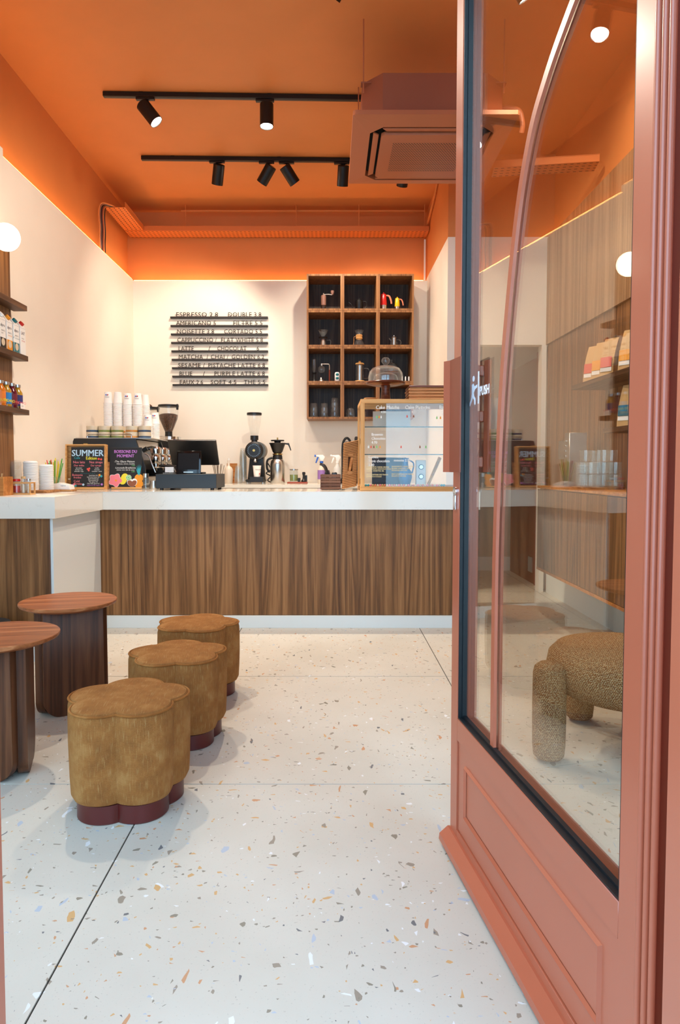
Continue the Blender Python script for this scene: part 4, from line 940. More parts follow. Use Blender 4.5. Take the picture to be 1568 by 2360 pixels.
hopper_grinder('bean grinder with full clear hopper just left of the till screen', -1.548, 6.55)
hopper_grinder('bean grinder half hidden by the cup stacks', -1.80, 6.82)
B().lathe([(0, 0), (0.05, 0.0), (0.055, 0.014), (0.04, 0.028), (0, 0.03)], (-1.83, 6.82, K + 0.758), 20).build('bean_scoop', 'crate', None, label='brown scoop lying on the lid of the half hidden grinder', cat='scoop')

# ================================================================== TILL
td = thing('cash_drawer', 'flat black cash drawer on the bar', 'cash drawer', (-1.018, 5.0, T))
B().box(-0.215, 0.215, -0.19, 0.19, 0.012, 0.113, 0.002).build('case', plain('drawer_black', (24, 28, 31), 0.4), td)
B().box(-0.205, 0.205, -0.192, -0.1905, 0.02, 0.105).build('drawer_front', plain('drawer_black', (24, 28, 31), 0.4), td)
for x in (-0.18, 0.18):
    for y in (-0.16, 0.16): B().cyl((x, y, 0), 0.014, 0.012, 12).build('foot', 'black', td)
mo = thing('till_screen', 'black touch screen of the till seen from behind', 'monitor', (-1.03, 5.06, T + 0.1135))
pnl = B().cbox((0, 0, 0), (0.36, 0.018, 0.23), 0.006, seg=2).build('screen_back', plain('till_back', (30, 27, 25), 0.4), mo); pnl.location = (0.01, 0.045, 0.158); pnl.rotation_euler = (R(38), 0, 0)
B().box(-0.09, 0.09, -0.05, 0.10, 0, 0.012, 0.003).build('stand_base', 'black', mo)
B().prism([(-0.02, 0.0125), (0.06, 0.0125), (0.075, 0.13), (0.045, 0.16)], 0.10, 'X', -0.05).build('stand_neck', 'black', mo)
cdsp = thing('customer_display', 'small dark customer display standing on the cash drawer', 'display', (-1.02, 4.905, T + 0.1135))
cs = B().cbox((0, 0, 0.083), (0.178, 0.014, 0.17), 0.005, seg=2).build('screen_body', 'black_gloss', cdsp); cs.rotation_euler = (R(-9), 0, 0)
B().cbox((0, -0.0074, 0.09), (0.15, 0.001, 0.12)).build('screen', 'screen', cs)
B().cbox((0, -0.0075, 0.012), (0.07, 0.001, 0.006), 0.0004).build('badge', 'steel', cs)
cs2 = thing('counter_sign', 'small white card in a clear stand on the cash drawer', 'sign', (-1.155, 4.89, T + 0.1135))
B().cbox((0, 0, 0.006), (0.08, 0.05, 0.010), 0.001).build('stand', 'glassware', cs2)
c3 = B().cbox((0.0, 0.005, 0.031), (0.062, 0.003, 0.038)).build('card', 'paper', cs2)
B().text('merci', 0.012, (-0.013, 0.0033, 0.02)).build('lettering', 'steel', c3, smooth=False)

# ================================================================== BACK COUNTER
sj = thing('spoon_jar', 'glass jar of steel spoons behind the cash drawer', 'jar', (-1.075, 6.55, K))
B().lathe([(0, 0), (0.045, 0), (0.047, 0.005), (0.047, 0.10), (0.044, 0.10), (0.043, 0.01), (0, 0.008)], seg=26).build('glass_body', 'glassware', sj)
for i in range(11):
    a = i * 2.4; rr = 0.034 * math.sqrt(i / 11)
    B().tube([(rr * math.cos(a) * 0.7, rr * math.sin(a) * 0.7, 0.012), (rr * math.cos(a) * 2.0, rr * math.sin(a) * 1.4, 0.195 + rnd.uniform(-.02, .015))], [0.0026, 0.0038], 6).build('spoon', 'steel', sj)
sj2 = jar('sugar_jar', 'low clear jar beside the spoons', -1.175, 6.50, K, 0.05, 0.08, 'glassware', None)
B().box(-1.05, -0.945, 6.93, 6.945, K, K + 0.20, 0.002).build('chopping_board', 'wood_box', None, label='small orange-brown wooden board standing behind the clear bottle', cat='board')
bt = thing('syrup_bottle', 'clear frosted bottle with long neck in front of the wooden board', 'bottle', (-1.012, 6.80, K))
B().lathe([(0, 0), (0.034, 0), (0.038, 0.006), (0.043, 0.09), (0.043, 0.135), (0.032, 0.158), (0.014, 0.172), (0.012, 0.178), (0.012, 0.23), (0, 0.23)], seg=24).build('glass_body', plain('frosted_glass', (226, 210, 190), 0.25), bt)
B().cyl((0, 0, 0.2302), 0.008, 0.02, 12).build('stopper', 'white', bt)
pcup = mesh_of(B().lathe([(0.0388, 0.0), (0.0408, 0.001), (0.0403, 0.005), (0.0375, 0.006), (0.0275, 0.099), (0.0262, 0.10), (0.0255, 0.096), (0, 0.096)], seg=20), 'cup_clear')
for (n, x, y, which) in ((21, -0.875, 6.86, 'tall stack beside the tall grinder'), (7, -0.905, 6.72, 'low stack in front of the tall one')):
    for i in range(n):
        o = place(pcup, 'plastic_cup', None, (x, y, K + i * 0.0125), None, label='clear plastic cup upside down in the ' + which, cat='plastic cup', group='clear cups in the ' + which)
    o['label'] = 'topmost clear plastic cup of the ' + which

eg = thing('shop_grinder', 'tall black shop grinder with empty clear hopper', 'coffee grinder', (-0.735, 6.80, K))
B().box(-0.10, 0.09, -0.09, 0.12, 0.014, 0.04, 0.008).build('base', 'black', eg)
for x in (-0.08, 0.07):
    for y in (-0.07, 0.10): B().cyl((x, y, 0), 0.012, 0.0138, 10).build('foot', 'steel', eg)
B().prism([(-0.085, 0.0402), (0.085, 0.0402), (0.07, 0.22), (0.075, 0.28), (-0.06, 0.28), (-0.065, 0.22)], 0.13, 'Y', -0.03, 0.006).build('stand', 'black', eg)
B().cyl((0.012, 0.13, 0.325), 0.088, 0.20, 36, rot=(PI / 2, 0, 0)).build('motor_housing', plain('grinder_bronze', (96, 84, 70), 0.35, 0.6), eg)
B().lathe([(0, 0), (0.088, 0), (0.088, 0.03), (0.07, 0.045), (0, 0.047)], (-0.012, -0.0705, 0.325), 36, rot=(PI / 2, 0, 0)).build('burr_cover', 'black', eg)
for a in range(24):
    an = a * PI / 12
    B().cbox((-0.012 + 0.058 * math.cos(an), -0.1175, 0.325 + 0.058 * math.sin(an)), (0.002, 0.001, 0.010), rot=(0, -an + PI / 2, 0)).build('dial_mark', 'steel', eg)
B().cyl((-0.012, -0.1178, 0.325), 0.012, 0.006, 16, rot=(PI / 2, 0, 0)).build('dial_knob', 'brass', eg)
for x in (-0.092, 0.068): B().cyl((x, -0.0705, 0.325), 0.007, 0.014, 12, rot=(PI / 2, 0, 0)).build('bolt', 'chrome', eg)
B().cyl((-0.012, -0.06, 0.405), 0.030, 0.024, 24).build('hopper_collar', 'black', eg)
B().cyl((-0.012, -0.06, 0.4295), 0.040, 0.042, 28).build('hopper_ring', 'black', eg)
B().lathe([(0.036, 0.472), (0.046, 0.51), (0.062, 0.59), (0.069, 0.65), (0.070, 0.672)], (-0.012, -0.06, 0), 32).build('hopper', 'glassware', eg)
B().lathe([(0, 0.6725), (0.073, 0.6725), (0.074, 0.692), (0.07, 0.697), (0, 0.697)], (-0.012, -0.06, 0), 32).build('lid', 'black', eg)
B().tube([(0.0, -0.10, 0.235), (0.0, -0.115, 0.215)], 0.014, 12).build('spout', 'steel', eg)
B().cbox((0.0, -0.06, 0.232), (0.03, 0.07, 0.02), 0.003).build('bag_clamp', 'black', eg)
gc = thing('paper_cup', 'white printed paper cup under the tall grinder spout', 'paper cup', (-0.715, 6.665, K + 0.068), 0)
B().lathe([(0, 0.004), (0.030, 0.004), (0.0305, 0.0), (0.041, 0.105), (0.043, 0.107), (0.041, 0.109), (0.039, 0.105)], seg=26).build('body', 'paper', gc)
B().text('TOGO', 0.018, (-0.012, -0.0405, 0.062), (PI / 2 + 0.1, 0, 0.1)).build('lettering', 'dark_gap', gc, smooth=False)
B().cbox((0.028, -0.024, 0.028), (0.01, 0.002, 0.012), rot=(0.1, 0, 0.8)).build('logo_patch', 'red', gc)
cuprest = B().box(-0.05, 0.085, -0.175, -0.0905, 0.014, 0.0675, 0.004).build('cup_rest', 'black', eg)
hb_ = thing('batch_brewer', 'steel thermos with black brew funnel and side handle', 'coffee brewer', (-0.525, 6.82, K))
B().lathe([(0, 0), (0.068, 0), (0.072, 0.006), (0.073, 0.19), (0.066, 0.225), (0.05, 0.24), (0, 0.24)], seg=36).build('thermos', 'steel', hb_)
B().lathe([(0, 0.2402), (0.050, 0.2402), (0.048, 0.27), (0.042, 0.285), (0, 0.285)], seg=28).build('thermos_neck', 'black', hb_)
B().lathe([(0.050, 0.286), (0.05, 0.296)], seg=24).lathe([(0, 0.286), (0.048, 0.286), (0.048, 0.295), (0, 0.295)], seg=24).build('collar_ring', 'brass', hb_)
B().lathe([(0, 0.2955), (0.035, 0.2955), (0.05, 0.315), (0.075, 0.385), (0.085, 0.40), (0.082, 0.403), (0, 0.403)], seg=32).build('brew_funnel', 'black', hb_)
B().lathe([(0, 0.4035), (0.03, 0.4035), (0.034, 0.418), (0.066, 0.42), (0.068, 0.432), (0, 0.434)], seg=32).build('funnel_lid', 'black', hb_)
B().cyl((0, 0, 0.4345), 0.007, 0.022, 12).build('lid_knob', 'brass', hb_)
B().prism([(0.076, 0.402), (0.115, 0.402), (0.138, 0.33), (0.13, 0.325), (0.108, 0.385), (0.08, 0.388)], 0.02, 'Y', -0.01, 0.003).build('funnel_handle', 'black', hb_)
B().tube(smooth_path([(-0.05, 0, 0.255), (-0.10, -0.005, 0.23), (-0.105, -0.005, 0.15), (-0.078, 0, 0.11)], 5), 0.011, 10).build('thermos_handle', 'black', hb_)
pz = thing('power_cable', 'black cable coiled between the tall grinder and the thermos', 'cable', (0, 0, 0))
B().tube(smooth_path([(-0.63, 6.90, K + 0.20), (-0.60, 6.89, K + 0.14), (-0.645, 6.885, K + 0.10), (-0.60, 6.88, K + 0.07), (-0.63, 6.875, K + 0.03), (-0.60, 6.90, K + 0.008)], 6), 0.006, 8).build('cord', 'black', pz)
rt = B().prism([(-0.425, 6.74), (-0.225, 6.74), (-0.225, 6.90), (-0.425, 6.90)], 0.014, 'Z', K, 0.003).build('serving_tray', plain('red_wood', (150, 62, 34), 0.4), None, label='small red wooden tray on the back counter', cat='tray')
gj = jar('preserve_jar', 'glass jar of green leaves on the red tray', -0.362, 6.82, K + 0.0145, 0.043, 0.115, 'glassware', 'steel', 0.012, plain('green_leaves', (128, 140, 40), 0.6, var=0.4))
tp_ = thing('tamper', 'black tamper and puck stamp on the red tray', 'tamper', (-0.262, 6.80, K + 0.0145))
B().lathe([(0, 0), (0.026, 0), (0.027, 0.012), (0.014, 0.028), (0.011, 0.06), (0.017, 0.085), (0.014, 0.098), (0, 0.10)], seg=20).build('handle', 'black', tp_)
B().cbox((0.018, 0.04, 0.033), (0.03, 0.03, 0.066), 0.003).build('stamp', 'black', tp_)
jar('shot_glass', 'small dark shot glass between jar and tamper', -0.308, 6.785, K + 0.0145, 0.014, 0.04, plain('smoked_glass', (40, 46, 48), 0.15), None, cat='glass')

def spray(lb, x, y, body, trig, liquid):
    t = thing('spray_bottle', lb, 'spray bottle', (x, y, K))
    B().lathe([(0, 0), (0.036, 0), (0.040, 0.006), (0.040, 0.13), (0.035, 0.155), (0.018, 0.185), (0.015, 0.20), (0, 0.20)], seg=24).build('bottle', body, t)
    if liquid: B().lathe([(0.0405, 0.04), (0.0405, 0.165 * 0.8)], seg=24).build('label_wrap', liquid, t)
    B().cyl((0, 0, 0.2005), 0.018, 0.02, 16).build('collar', trig, t)
    B().prism([(-0.014, 0.221), (0.014, 0.221), (0.034, 0.262), (0.014, 0.285), (-0.055, 0.282), (-0.055, 0.268), (-0.016, 0.262)], 0.024, 'Y', -0.012, 0.003).build('spray_head', 'white', t)
    B().prism([(-0.026, 0.262), (-0.044, 0.262), (-0.062, 0.205), (-0.052, 0.200), (-0.036, 0.235)], 0.014, 'Y', -0.007, 0.002).build('trigger', trig, t)
    B().cyl((-0.0555, 0, 0.275), 0.011, 0.016, 12, rot=(0, -PI / 2, 0)).build('nozzle', trig, t)
spray('spray bottle with purple label and blue trigger', -0.085, 6.84, plain('frosted_plastic', (216, 204, 186), 0.3), 'blue', 'purple')
spray('clear spray bottle with white head behind the wooden crate', 0.075, 6.84, plain('milky_plastic', (206, 204, 198), 0.3), 'white', None)
fa = thing('kitchen_tap', 'black arched kitchen tap behind the woven basket', 'tap', (0.125, 6.72, K))
B().cyl((0, 0, 0), 0.028, 0.05, 20).build('tap_base', 'black_metal', fa)
B().tube(smooth_path([(0, 0, 0.05), (0, 0, 0.20), (0, 0, 0.36), (0.012, 0, 0.42), (0.04, 0, 0.448), (0.07, 0, 0.42), (0.08, 0, 0.36), (0.082, 0, 0.26)], 6), 0.012, 12).build('spout', 'black_metal', fa)
B().tube([(0.02, 0, 0.19), (0.055, 0, 0.215)], 0.008, 8).build('lever', 'black_metal', fa)
sp2 = thing('soap_pump', 'black upright pump dispenser beside the tap', 'dispenser', (0.262, 6.80, K))
B().cyl((0, 0, 0), 0.035, 0.30, 20).build('body', 'black', sp2)
B().lathe([(0, 0.3005), (0.018, 0.3005), (0.018, 0.45), (0.012, 0.465), (0, 0.467)], seg=16).build('pump', 'black', sp2)

# ================================================================== RIGHT HALF OF THE BAR TOP
cr = thing('slatted_crate', 'small brown slatted wooden crate on the bar', 'crate', (0.004, 4.94, T))
for i in range(5):
    z = 0.004 + i * 0.0218
    for yv in (-0.07, 0.06): B().box(-0.073, 0.073, yv, yv + 0.009, z, z + 0.019, 0.001).build('slat', 'crate', cr)
    for xv in (-0.073, 0.064): B().box(xv, xv + 0.009, -0.0605, 0.0595, z, z + 0.019, 0.001).build('slat', 'crate', cr)
B().box(-0.063, 0.063, -0.0605, 0.0595, 0, 0.004).build('bottom', 'crate', cr)
for x in (-0.058, 0.058):
    for y in (-0.054, 0.053): B().box(x - 0.005, x + 0.005, y - 0.005, y + 0.005, 0.0042, 0.112).build('corner_post', 'crate', cr)
hk = thing('cake_server', 'dark curved server handle sticking out of the crate', 'server', (-0.033, 4.95, T + 0.006))
B().tube(smooth_path([(0.012, 0, 0.0), (0.014, 0, 0.09), (0.008, 0, 0.13), (-0.01, 0, 0.165), (-0.04, 0, 0.18)], 5), [0.011] * 11 + [0.013] * 6 + [0.010] * 4, 10).build('handle', plain('horn_black', (44, 36, 30), 0.25), hk)
B().prism([(-0.012, 0.09), (0.04, 0.09), (0.028, 0.135), (0.0, 0.135)], 0.01, 'Y', 0.012).build('ferrule', 'wood_red', hk)
pt_ = thing('card_reader', 'small dark card reader standing in the crate', 'card reader', (0.032, 4.95, T + 0.006))
B().cbox((0, 0, 0.06), (0.04, 0.025, 0.118), 0.006).build('body', 'black', pt_); B().cbox((0, -0.013, 0.09), (0.028, 0.001, 0.03)).build('screen', plain('reader_screen', (120, 130, 136), 0.3), pt_)

bk = thing('woven_basket', 'tall narrow woven fibre basket tray standing on edge', 'basket', (0.138, 4.90, T + 0.0105), 0, None, None, (0, R(2), 0))
def rr_loop(w_, d_, z, r, tilt, n=6):
    pts = []
    for cx, cy, a0 in ((w_ - r, d_ - r, 0), (-w_ + r, d_ - r, 90), (-w_ + r, -d_ + r, 180), (w_ - r, -d_ + r, 270)):
        for k in range(n + 1):
            a = R(a0 + 90 * k / n); pts.append((cx + r * math.cos(a), cy + r * math.sin(a), z + tilt * (cx + r * math.cos(a))))
    return pts
for i in range(27):
    z = 0.012 + i * 0.0122
    if 9 <= i <= 18:
        for sx in (-1, 1):
            B().tube([(sx * 0.043, -0.052, z + 0.25 * sx * 0.043), (sx * 0.016, -0.054, z + 0.25 * sx * 0.016)], 0.0066, 8).build('strand', 'basket', bk)
        B().tube([(-0.043, -0.05, z - 0.011), (-0.046, 0.05, z - 0.011)], 0.0066, 8).tube([(0.043, -0.05, z + 0.011), (0.046, 0.05, z + 0.011)], 0.0066, 8).build('strand', 'basket', bk)
    else:
        B().tube(rr_loop(0.048, 0.056, z, 0.012, 0.25), 0.0054, 8, closed=True).build('strand', 'basket', bk)
B().box(-0.04, 0.04, 0.03, 0.045, 0.01, 0.335).build('inner_board', 'crate', bk)
B().cbox((0.004, -0.048, 0.175), (0.022, 0.018, 0.135), 0.005, rot=(0, R(9), 0)).build('wooden_handle', 'wood_box', bk)
for z in (0.112, 0.238): B().cbox((0.002, -0.053, z), (0.042, 0.022, 0.026), 0.006).build('handle_binding', 'basket', bk)

dc = thing('display_case', 'oak framed glass cake display case on the bar', 'display case')
x0, x1, y0, y1, z0, z1, fw = 0.21, 1.03, 4.69, 5.19, T, 1.55, 0.028
for x in (x0, x1 - fw):
    for y in (y0, y1 - fw): B().box(x, x + fw, y, y + fw, z0 + fw, z1 - fw).build('post', 'oak', dc)
B().box(x0, x1, y0, y1, z1 - fw, z1, 0.001).build('top_board', 'oak_h', dc)
B().box(x0, x1, y0, y1, z0, z0 + fw, 0.001).build('bottom_board', 'oak_h', dc)
fpane = B().box(x0 + fw, x1 - fw, y0 + 0.008, y0 + 0.012, z0 + fw, z1 - fw).build('front_pane', 'glass', dc)
B().box(x0 + 0.008, x0 + 0.012, y0 + fw, y1 - fw, z0 + fw, z1 - fw).build('side_pane', 'glass', dc)
B().box(x1 - 0.012, x1 - 0.008, y0 + fw, y1 - fw, z0 + fw, z1 - fw).build('side_pane', 'glass', dc)
for z in (1.358, 1.168):
    sh_ = B().box(x0 + 0.03, x1 - 0.03, y0 + 0.03, y1 - 0.03, z, z + 0.006).build('glass_shelf', 'shelf_glass', dc)
    B().box(x0 + 0.03, x1 - 0.03, y0 + 0.0285, y0 + 0.0298, z, z + 0.006).build('polished_edge', 'glass_edge', sh_)
yw = y0 + 0.0072
def script(lines, x, z, size, m='chalk'):
    for i, l_ in enumerate(lines):
        if l_: B().text(l_, size, (x, yw, z - i * size * 1.05), sx=0.9, thick=size * 0.018).build('lettering', m, fpane, smooth=False)
script(['Cake Matcha'], 0.315, 1.483, 0.034); script(['Cake Pistache'], 0.515, 1.483, 0.034); script(['Banana bread'], 0.75, 1.483, 0.034)
script(['4.50'], 0.35, 1.455, 0.022); script(['4.50'], 0.56, 1.455, 0.022); script(['sans gluten', '5.20'], 0.77, 1.462, 0.022)
script(['Brownie', 'Chocolate', '4.70'], 0.285, 1.30, 0.026); script(['Cookie', 'Trois chocolats', '3.80'], 0.265, 1.145, 0.026); script(['Financier', 'noisette 2.50'], 0.44, 1.148, 0.024)
script(['INGREDIENTS: FARINE, BEURRE,', 'SUCRE, OEUFS, CHOCOLAT NOIR', 'CACAO, NOISETTES, SEL', '', 'PEUT CONTENIR DES TRACES', 'DE FRUITS A COQUE'], 0.25, 1.08, 0.0125, plain('cream_ink', (232, 210, 150), 0.7))
script(['INGREDIENTS: FARINE, SUCRE', 'BEURRE, AMANDES, OEUFS', 'PISTACHES, MATCHA', '', 'PEUT CONTENIR DES TRACES', 'DE LAIT ET DE SOJA'], 0.425, 1.084, 0.0125, plain('cream_ink', (232, 210, 150), 0.7))
for i, (x, z) in enumerate(((0.322, 1.42), (0.338, 1.42), (0.352, 1.42), (0.53, 1.425), (0.575, 1.425), (0.735, 1.415), (0.76, 1.415), (0.265, 1.215), (0.283, 1.215), (0.302, 1.215), (0.322, 1.215), (0.345, 1.215), (0.47, 1.215), (0.49, 1.215), (0.62, 1.215), (0.66, 1.215))):
    mm = ('chalk_green', 'chalk_orange', 'chalk', 'chalk_red', 'chalk_brown')[i % 5]
    B().prism([(x - 0.005, z), (x + 0.005, z), (x + 0.003, z + 0.014), (x, z + 0.019), (x - 0.003, z + 0.014)], 0.0006, 'Y', yw - 0.0006).build('allergen_mark', mm, fpane)
for i in range(34):
    m = ('salmon', 'ceramic', 'pink', 'kraft')[i % 4] if 1 < i < 32 else 'chalk_teal'
    B().sphere((x0 + 0.04 + i * 0.0165, y0 + 0.045 + 0.004 * math.sin(i), z0 + fw + 0.0085), 0.0082, 8, 6).build('wooden_bead', m, dc)
pj = thing('allergen_sheet', 'white printed sheet standing at the back of the display case', 'sheet', (0, 0, 0))
B().box(0.32, 0.60, 5.10, 5.102, 1.365, 1.50).build('page', 'paper', pj)
dc2 = thing('dark_slate', 'dark slate board with notes on the lower floor of the display case', 'board', (0, 0, 0))
B().box(0.31, 0.56, 5.02, 5.03, z0 + fw + 0.0005, 1.155).build('slate', plain('blue_slate', (28, 56, 74), 0.5), dc2)
jug = thing('blue_jug', 'blue round jug inside the display case', 'jug', (0.545, 4.93, z0 + fw + 0.0005))
B().lathe([(0, 0), (0.03, 0), (0.036, 0.01), (0.05, 0.06), (0.046, 0.10), (0.024, 0.13), (0.02, 0.17), (0.026, 0.20), (0.02, 0.20), (0, 0.17)], seg=26).build('body', plain('blue_glaze_bright', (44, 112, 168), 0.3), jug)
B().tube(smooth_path([(0.024, 0, 0.185), (0.06, 0, 0.16), (0.05, 0, 0.09)], 5), 0.005, 8).build('handle', plain('blue_glaze_bright', (44, 112, 168), 0.3), jug)
sw = thing('speaker_box', 'white box with two round dials seen through the display case', 'speaker', (0.665, 5.0, z0 + fw + 0.0005))
B().box(-0.035, 0.035, -0.03, 0.03, 0, 0.185, 0.003).build('body', 'white', sw)
for z in (0.065, 0.135):
    B().cyl((0, -0.0302, z), 0.019, 0.004, 20, rot=(PI / 2, 0, 0)).build('dial_ring', 'dark_gap', sw); B().cyl((0, -0.0346, z), 0.0145, 0.004, 20, rot=(PI / 2, 0, 0)).build('dial', 'silver', sw)
tg = thing('wooden_tongs', 'long wooden tongs leaning inside the display case', 'tongs', (0, 0, 0))
B().tube([(0.70, 4.90, z0 + fw + 0.006), (0.79, 4.92, 1.155)], [0.005, 0.009], 6).build('arm', 'oak_h', tg); B().tube([(0.712, 4.90, z0 + fw + 0.006), (0.798, 4.92, 1.15)], [0.005, 0.009], 6).build('arm', 'oak_h', tg)

# on top of the case
cs_ = thing('cake_stand', 'dark wooden pedestal cake stand on the display case', 'cake stand', (0.40, 4.93, z1))
B().lathe([(0, 0), (0.045, 0), (0.047, 0.006), (0.036, 0.03), (0.030, 0.09), (0.034, 0.118), (0, 0.118)], seg=32).build('pedestal', 'wood_red', cs_)
B().lathe([(0, 0.118), (0.10, 0.120), (0.138, 0.130), (0.142, 0.140), (0.138, 0.145), (0.125, 0.138), (0, 0.136)], seg=48).build('plate', 'wood_red', cs_)
dm = thing('glass_dome', 'clear glass cake dome with ball knob on the dark cake stand', 'cake dome', (0.40, 4.93, z1 + 0.1395))
B().lathe([(0.120, 0.0), (0.124, 0.002), (0.124, 0.045), (0.118, 0.075), (0.098, 0.103), (0.06, 0.118), (0.02, 0.123), (0, 0.1235), ], seg=44).build('bell', 'glassware', dm)
B().lathe([(0.117, 0.002), (0.118, 0.045), (0.112, 0.073), (0.094, 0.098), (0.058, 0.113), (0, 0.118)], seg=44).build('inner_wall', 'glassware', dm)
B().lathe([(0.014, 0.1235), (0.012, 0.130), (0.022, 0.138), (0.030, 0.152), (0.029, 0.165), (0.02, 0.178), (0, 0.183)], seg=24).build('knob', 'glassware', dm)
dm2 = thing('glass_dome', 'smaller clear dome nested under the large cake dome', 'cake dome', (0.40, 4.93, z1 + 0.1385))
B().lathe([(0.085, 0.0), (0.087, 0.03), (0.078, 0.055), (0.05, 0.07), (0, 0.075)], seg=36).build('bell', 'glassware', dm2)
for i in range(5):
    w_ = 0.215 + 0.003 * (i % 2)
    t = thing('serving_tray', 'long pale wooden tray in the pile on the display case, %s from the bottom' % ('first', 'second', 'third', 'fourth', 'fifth')[i], 'tray', (0.775, 4.93, z1 + 0.0005 + i * 0.0215), 0, 'wooden trays on the display case')
    B().box(-w_, w_, -0.12, 0.12, 0, 0.008, 0.003).build('tray_floor', 'wood_tray', t)
    B().box(-w_ - 0.004, w_ + 0.004, -0.124, -0.114, 0.008, 0.021, 0.002).box(-w_ - 0.004, w_ + 0.004, 0.114, 0.124, 0.008, 0.021, 0.002).box(-w_ - 0.004, -w_ + 0.006, -0.114, 0.114, 0.008, 0.021, 0.002).box(w_ - 0.006, w_ + 0.004, -0.114, 0.114, 0.008, 0.021, 0.002).build('rim', 'wood_tray' if i < 4 else 'wood_red', t)
for i in range(2):
    B().lathe([(0, 0), (0.055 - 0.006 * i, 0), (0.058 - 0.006 * i, 0.005), (0.056 - 0.006 * i, 0.011), (0, 0.009)], (0.285 + 0.006 * i, 4.86, z1 + 0.0005 + i * 0.0115), 30).build('wooden_saucer', 'wood_red' if i == 0 else 'wood_tray', None, label=('dark wooden saucer lying on the display case', 'paler wooden saucer on top of the dark one')[i], cat='saucer')

# ================================================================== WALL CUBES AND THEIR CONTENTS
CX = [-0.229 + 0.3507 * i for i in range(3)]; CW = 0.3495; CH = 0.3515; CB = [1.56 + 0.3528 * i for i in range(4)]; CY = 6.75; th_ = 0.018
what = {(3, 0): 'holding the hand grinder', (3, 1): 'holding the black kettle', (3, 2): 'holding the red and yellow pots', (2, 0): 'holding the glass dripper', (2, 1): 'holding the wood collared carafe', (2, 2): 'holding the small glass teapot',
        (1, 0): 'holding the siphon', (1, 1): 'holding the french press', (1, 2): 'behind the cake dome', (0, 0): 'holding stacked glasses', (0, 1): 'holding the glass pot', (0, 2): 'mostly hidden by the display case'}
for r in range(4):
    for c in range(3):
        t = thing('wall_cube', 'open wooden wall cube with dark inside ' + what[(r, c)], 'wall cube', (CX[c], CY, CB[r]), 0, 'wall cubes')
        B().prism([(0, 0), (CW, 0), (CW - th_, th_), (th_, th_)], 0.34, 'Y', 0).build('bottom_board', 'cube_out', t)
        B().prism([(0, CH), (th_, CH - th_), (CW - th_, CH - th_), (CW, CH)], 0.34, 'Y', 0).build('top_board', 'cube_out', t)
        B().prism([(0, 0), (th_, th_), (th_, CH - th_), (0, CH)], 0.34, 'Y', 0).build('side_board', 'cube_out', t)
        B().prism([(CW, 0), (CW, CH), (CW - th_, CH - th_), (CW - th_, th_)], 0.34, 'Y', 0).build('side_board', 'cube_out', t)
        B().box(th_, CW - th_, 0.325, 0.34, th_, CH - th_).build('back_board', 'cube_in', t)
def cube_pos(r, c, fx, dy=0.09): return (CX[c] + CW * fx, CY + dy, CB[r] + th_ + 0.0005)
o = thing('hand_grinder', 'mocha brown hand coffee grinder with crank in the top left cube', 'hand grinder', cube_pos(3, 0, 0.47))
B().lathe([(0, 0), (0.022, 0), (0.023, 0.003), (0.023, 0.05), (0, 0.05)], seg=24).build('catch_cup', plain('smoked_cup', (52, 38, 32), 0.2), o)
B().lathe([(0, 0.0502), (0.025, 0.0502), (0.026, 0.055), (0.026, 0.14), (0.020, 0.148), (0, 0.148)], seg=24).build('barrel', 'mocha', o)
B().cyl((0, 0, 0.1482), 0.008, 0.02, 12).build('axle', 'steel', o)
B().tube([(0, 0, 0.155), (0.05, 0, 0.158), (0.085, 0, 0.152)], 0.0045, 8).build('crank', 'steel', o)
B().lathe([(0, 0), (0.008, 0), (0.018, 0.025), (0.017, 0.04), (0, 0.042)], (0.088, 0, 0.153), 16).build('crank_knob', 'mocha', o)
o = thing('gooseneck_kettle', 'matte black gooseneck kettle in the top middle cube', 'kettle', cube_pos(3, 1, 0.48))
B().lathe([(0, 0), (0.038, 0), (0.040, 0.004), (0.036, 0.095), (0, 0.098)], seg=28).build('body', 'black_metal', o)
B().lathe([(0, 0.0985), (0.033, 0.0985), (0.03, 0.104), (0.006, 0.106), (0.007, 0.118), (0, 0.12)], seg=20).build('lid', 'black_metal', o)
B().tube(smooth_path([(-0.037, 0, 0.015), (-0.060, 0, 0.012), (-0.075, 0, 0.05), (-0.09, 0, 0.07), (-0.105, 0, 0.078)], 5), 0.0042, 8).build('spout', 'black_metal', o)
B().tube(smooth_path([(0.036, 0, 0.085), (0.062, 0, 0.088), (0.075, 0, 0.06), (0.066, 0, 0.025), (0.045, 0, 0.018)], 5), 0.0036, 8).build('handle', 'black_metal', o)
def moka(lb, pos, m, hm, s):
    o = thing('moka_pot', lb, 'moka pot', pos)
    B().lathe([(0, 0), (0.037 * s, 0), (0.036 * s, 0.004), (0.035 * s, 0.052 * s), (0, 0.052 * s)], seg=24).build('boiler', 'steel', o)
    B().lathe([(0, 0.0522 * s), (0.036 * s, 0.0522 * s), (0.037 * s, 0.058 * s), (0.029 * s, 0.165 * s), (0.026 * s, 0.17 * s), (0, 0.17 * s)], seg=24).build('pot', m, o)
    B().lathe([(0, 0.1705 * s), (0.027 * s, 0.1705 * s), (0.006 * s, 0.176 * s), (0.008 * s, 0.188 * s), (0, 0.19 * s)], seg=16).build('lid', m, o)
    B().tube(smooth_path([(0.026 * s, 0, 0.158 * s), (0.06 * s, 0, 0.15 * s), (0.078 * s, 0, 0.11 * s), (0.085 * s, 0, 0.07 * s)], 5), [0.006 * s, 0.007 * s, 0.008 * s, 0.009 * s, 0.009 * s, 0.01 * s, 0.01 * s, 0.01 * s, 0.01 * s, 0.01 * s, 0.01 * s, 0.009 * s, 0.009 * s, 0.009 * s, 0.009 * s, 0.008 * s], 8).build('handle', hm, o)
moka('red moka pot with steel base', cube_pos(3, 2, 0.17), 'red', 'salmon', 0.93)
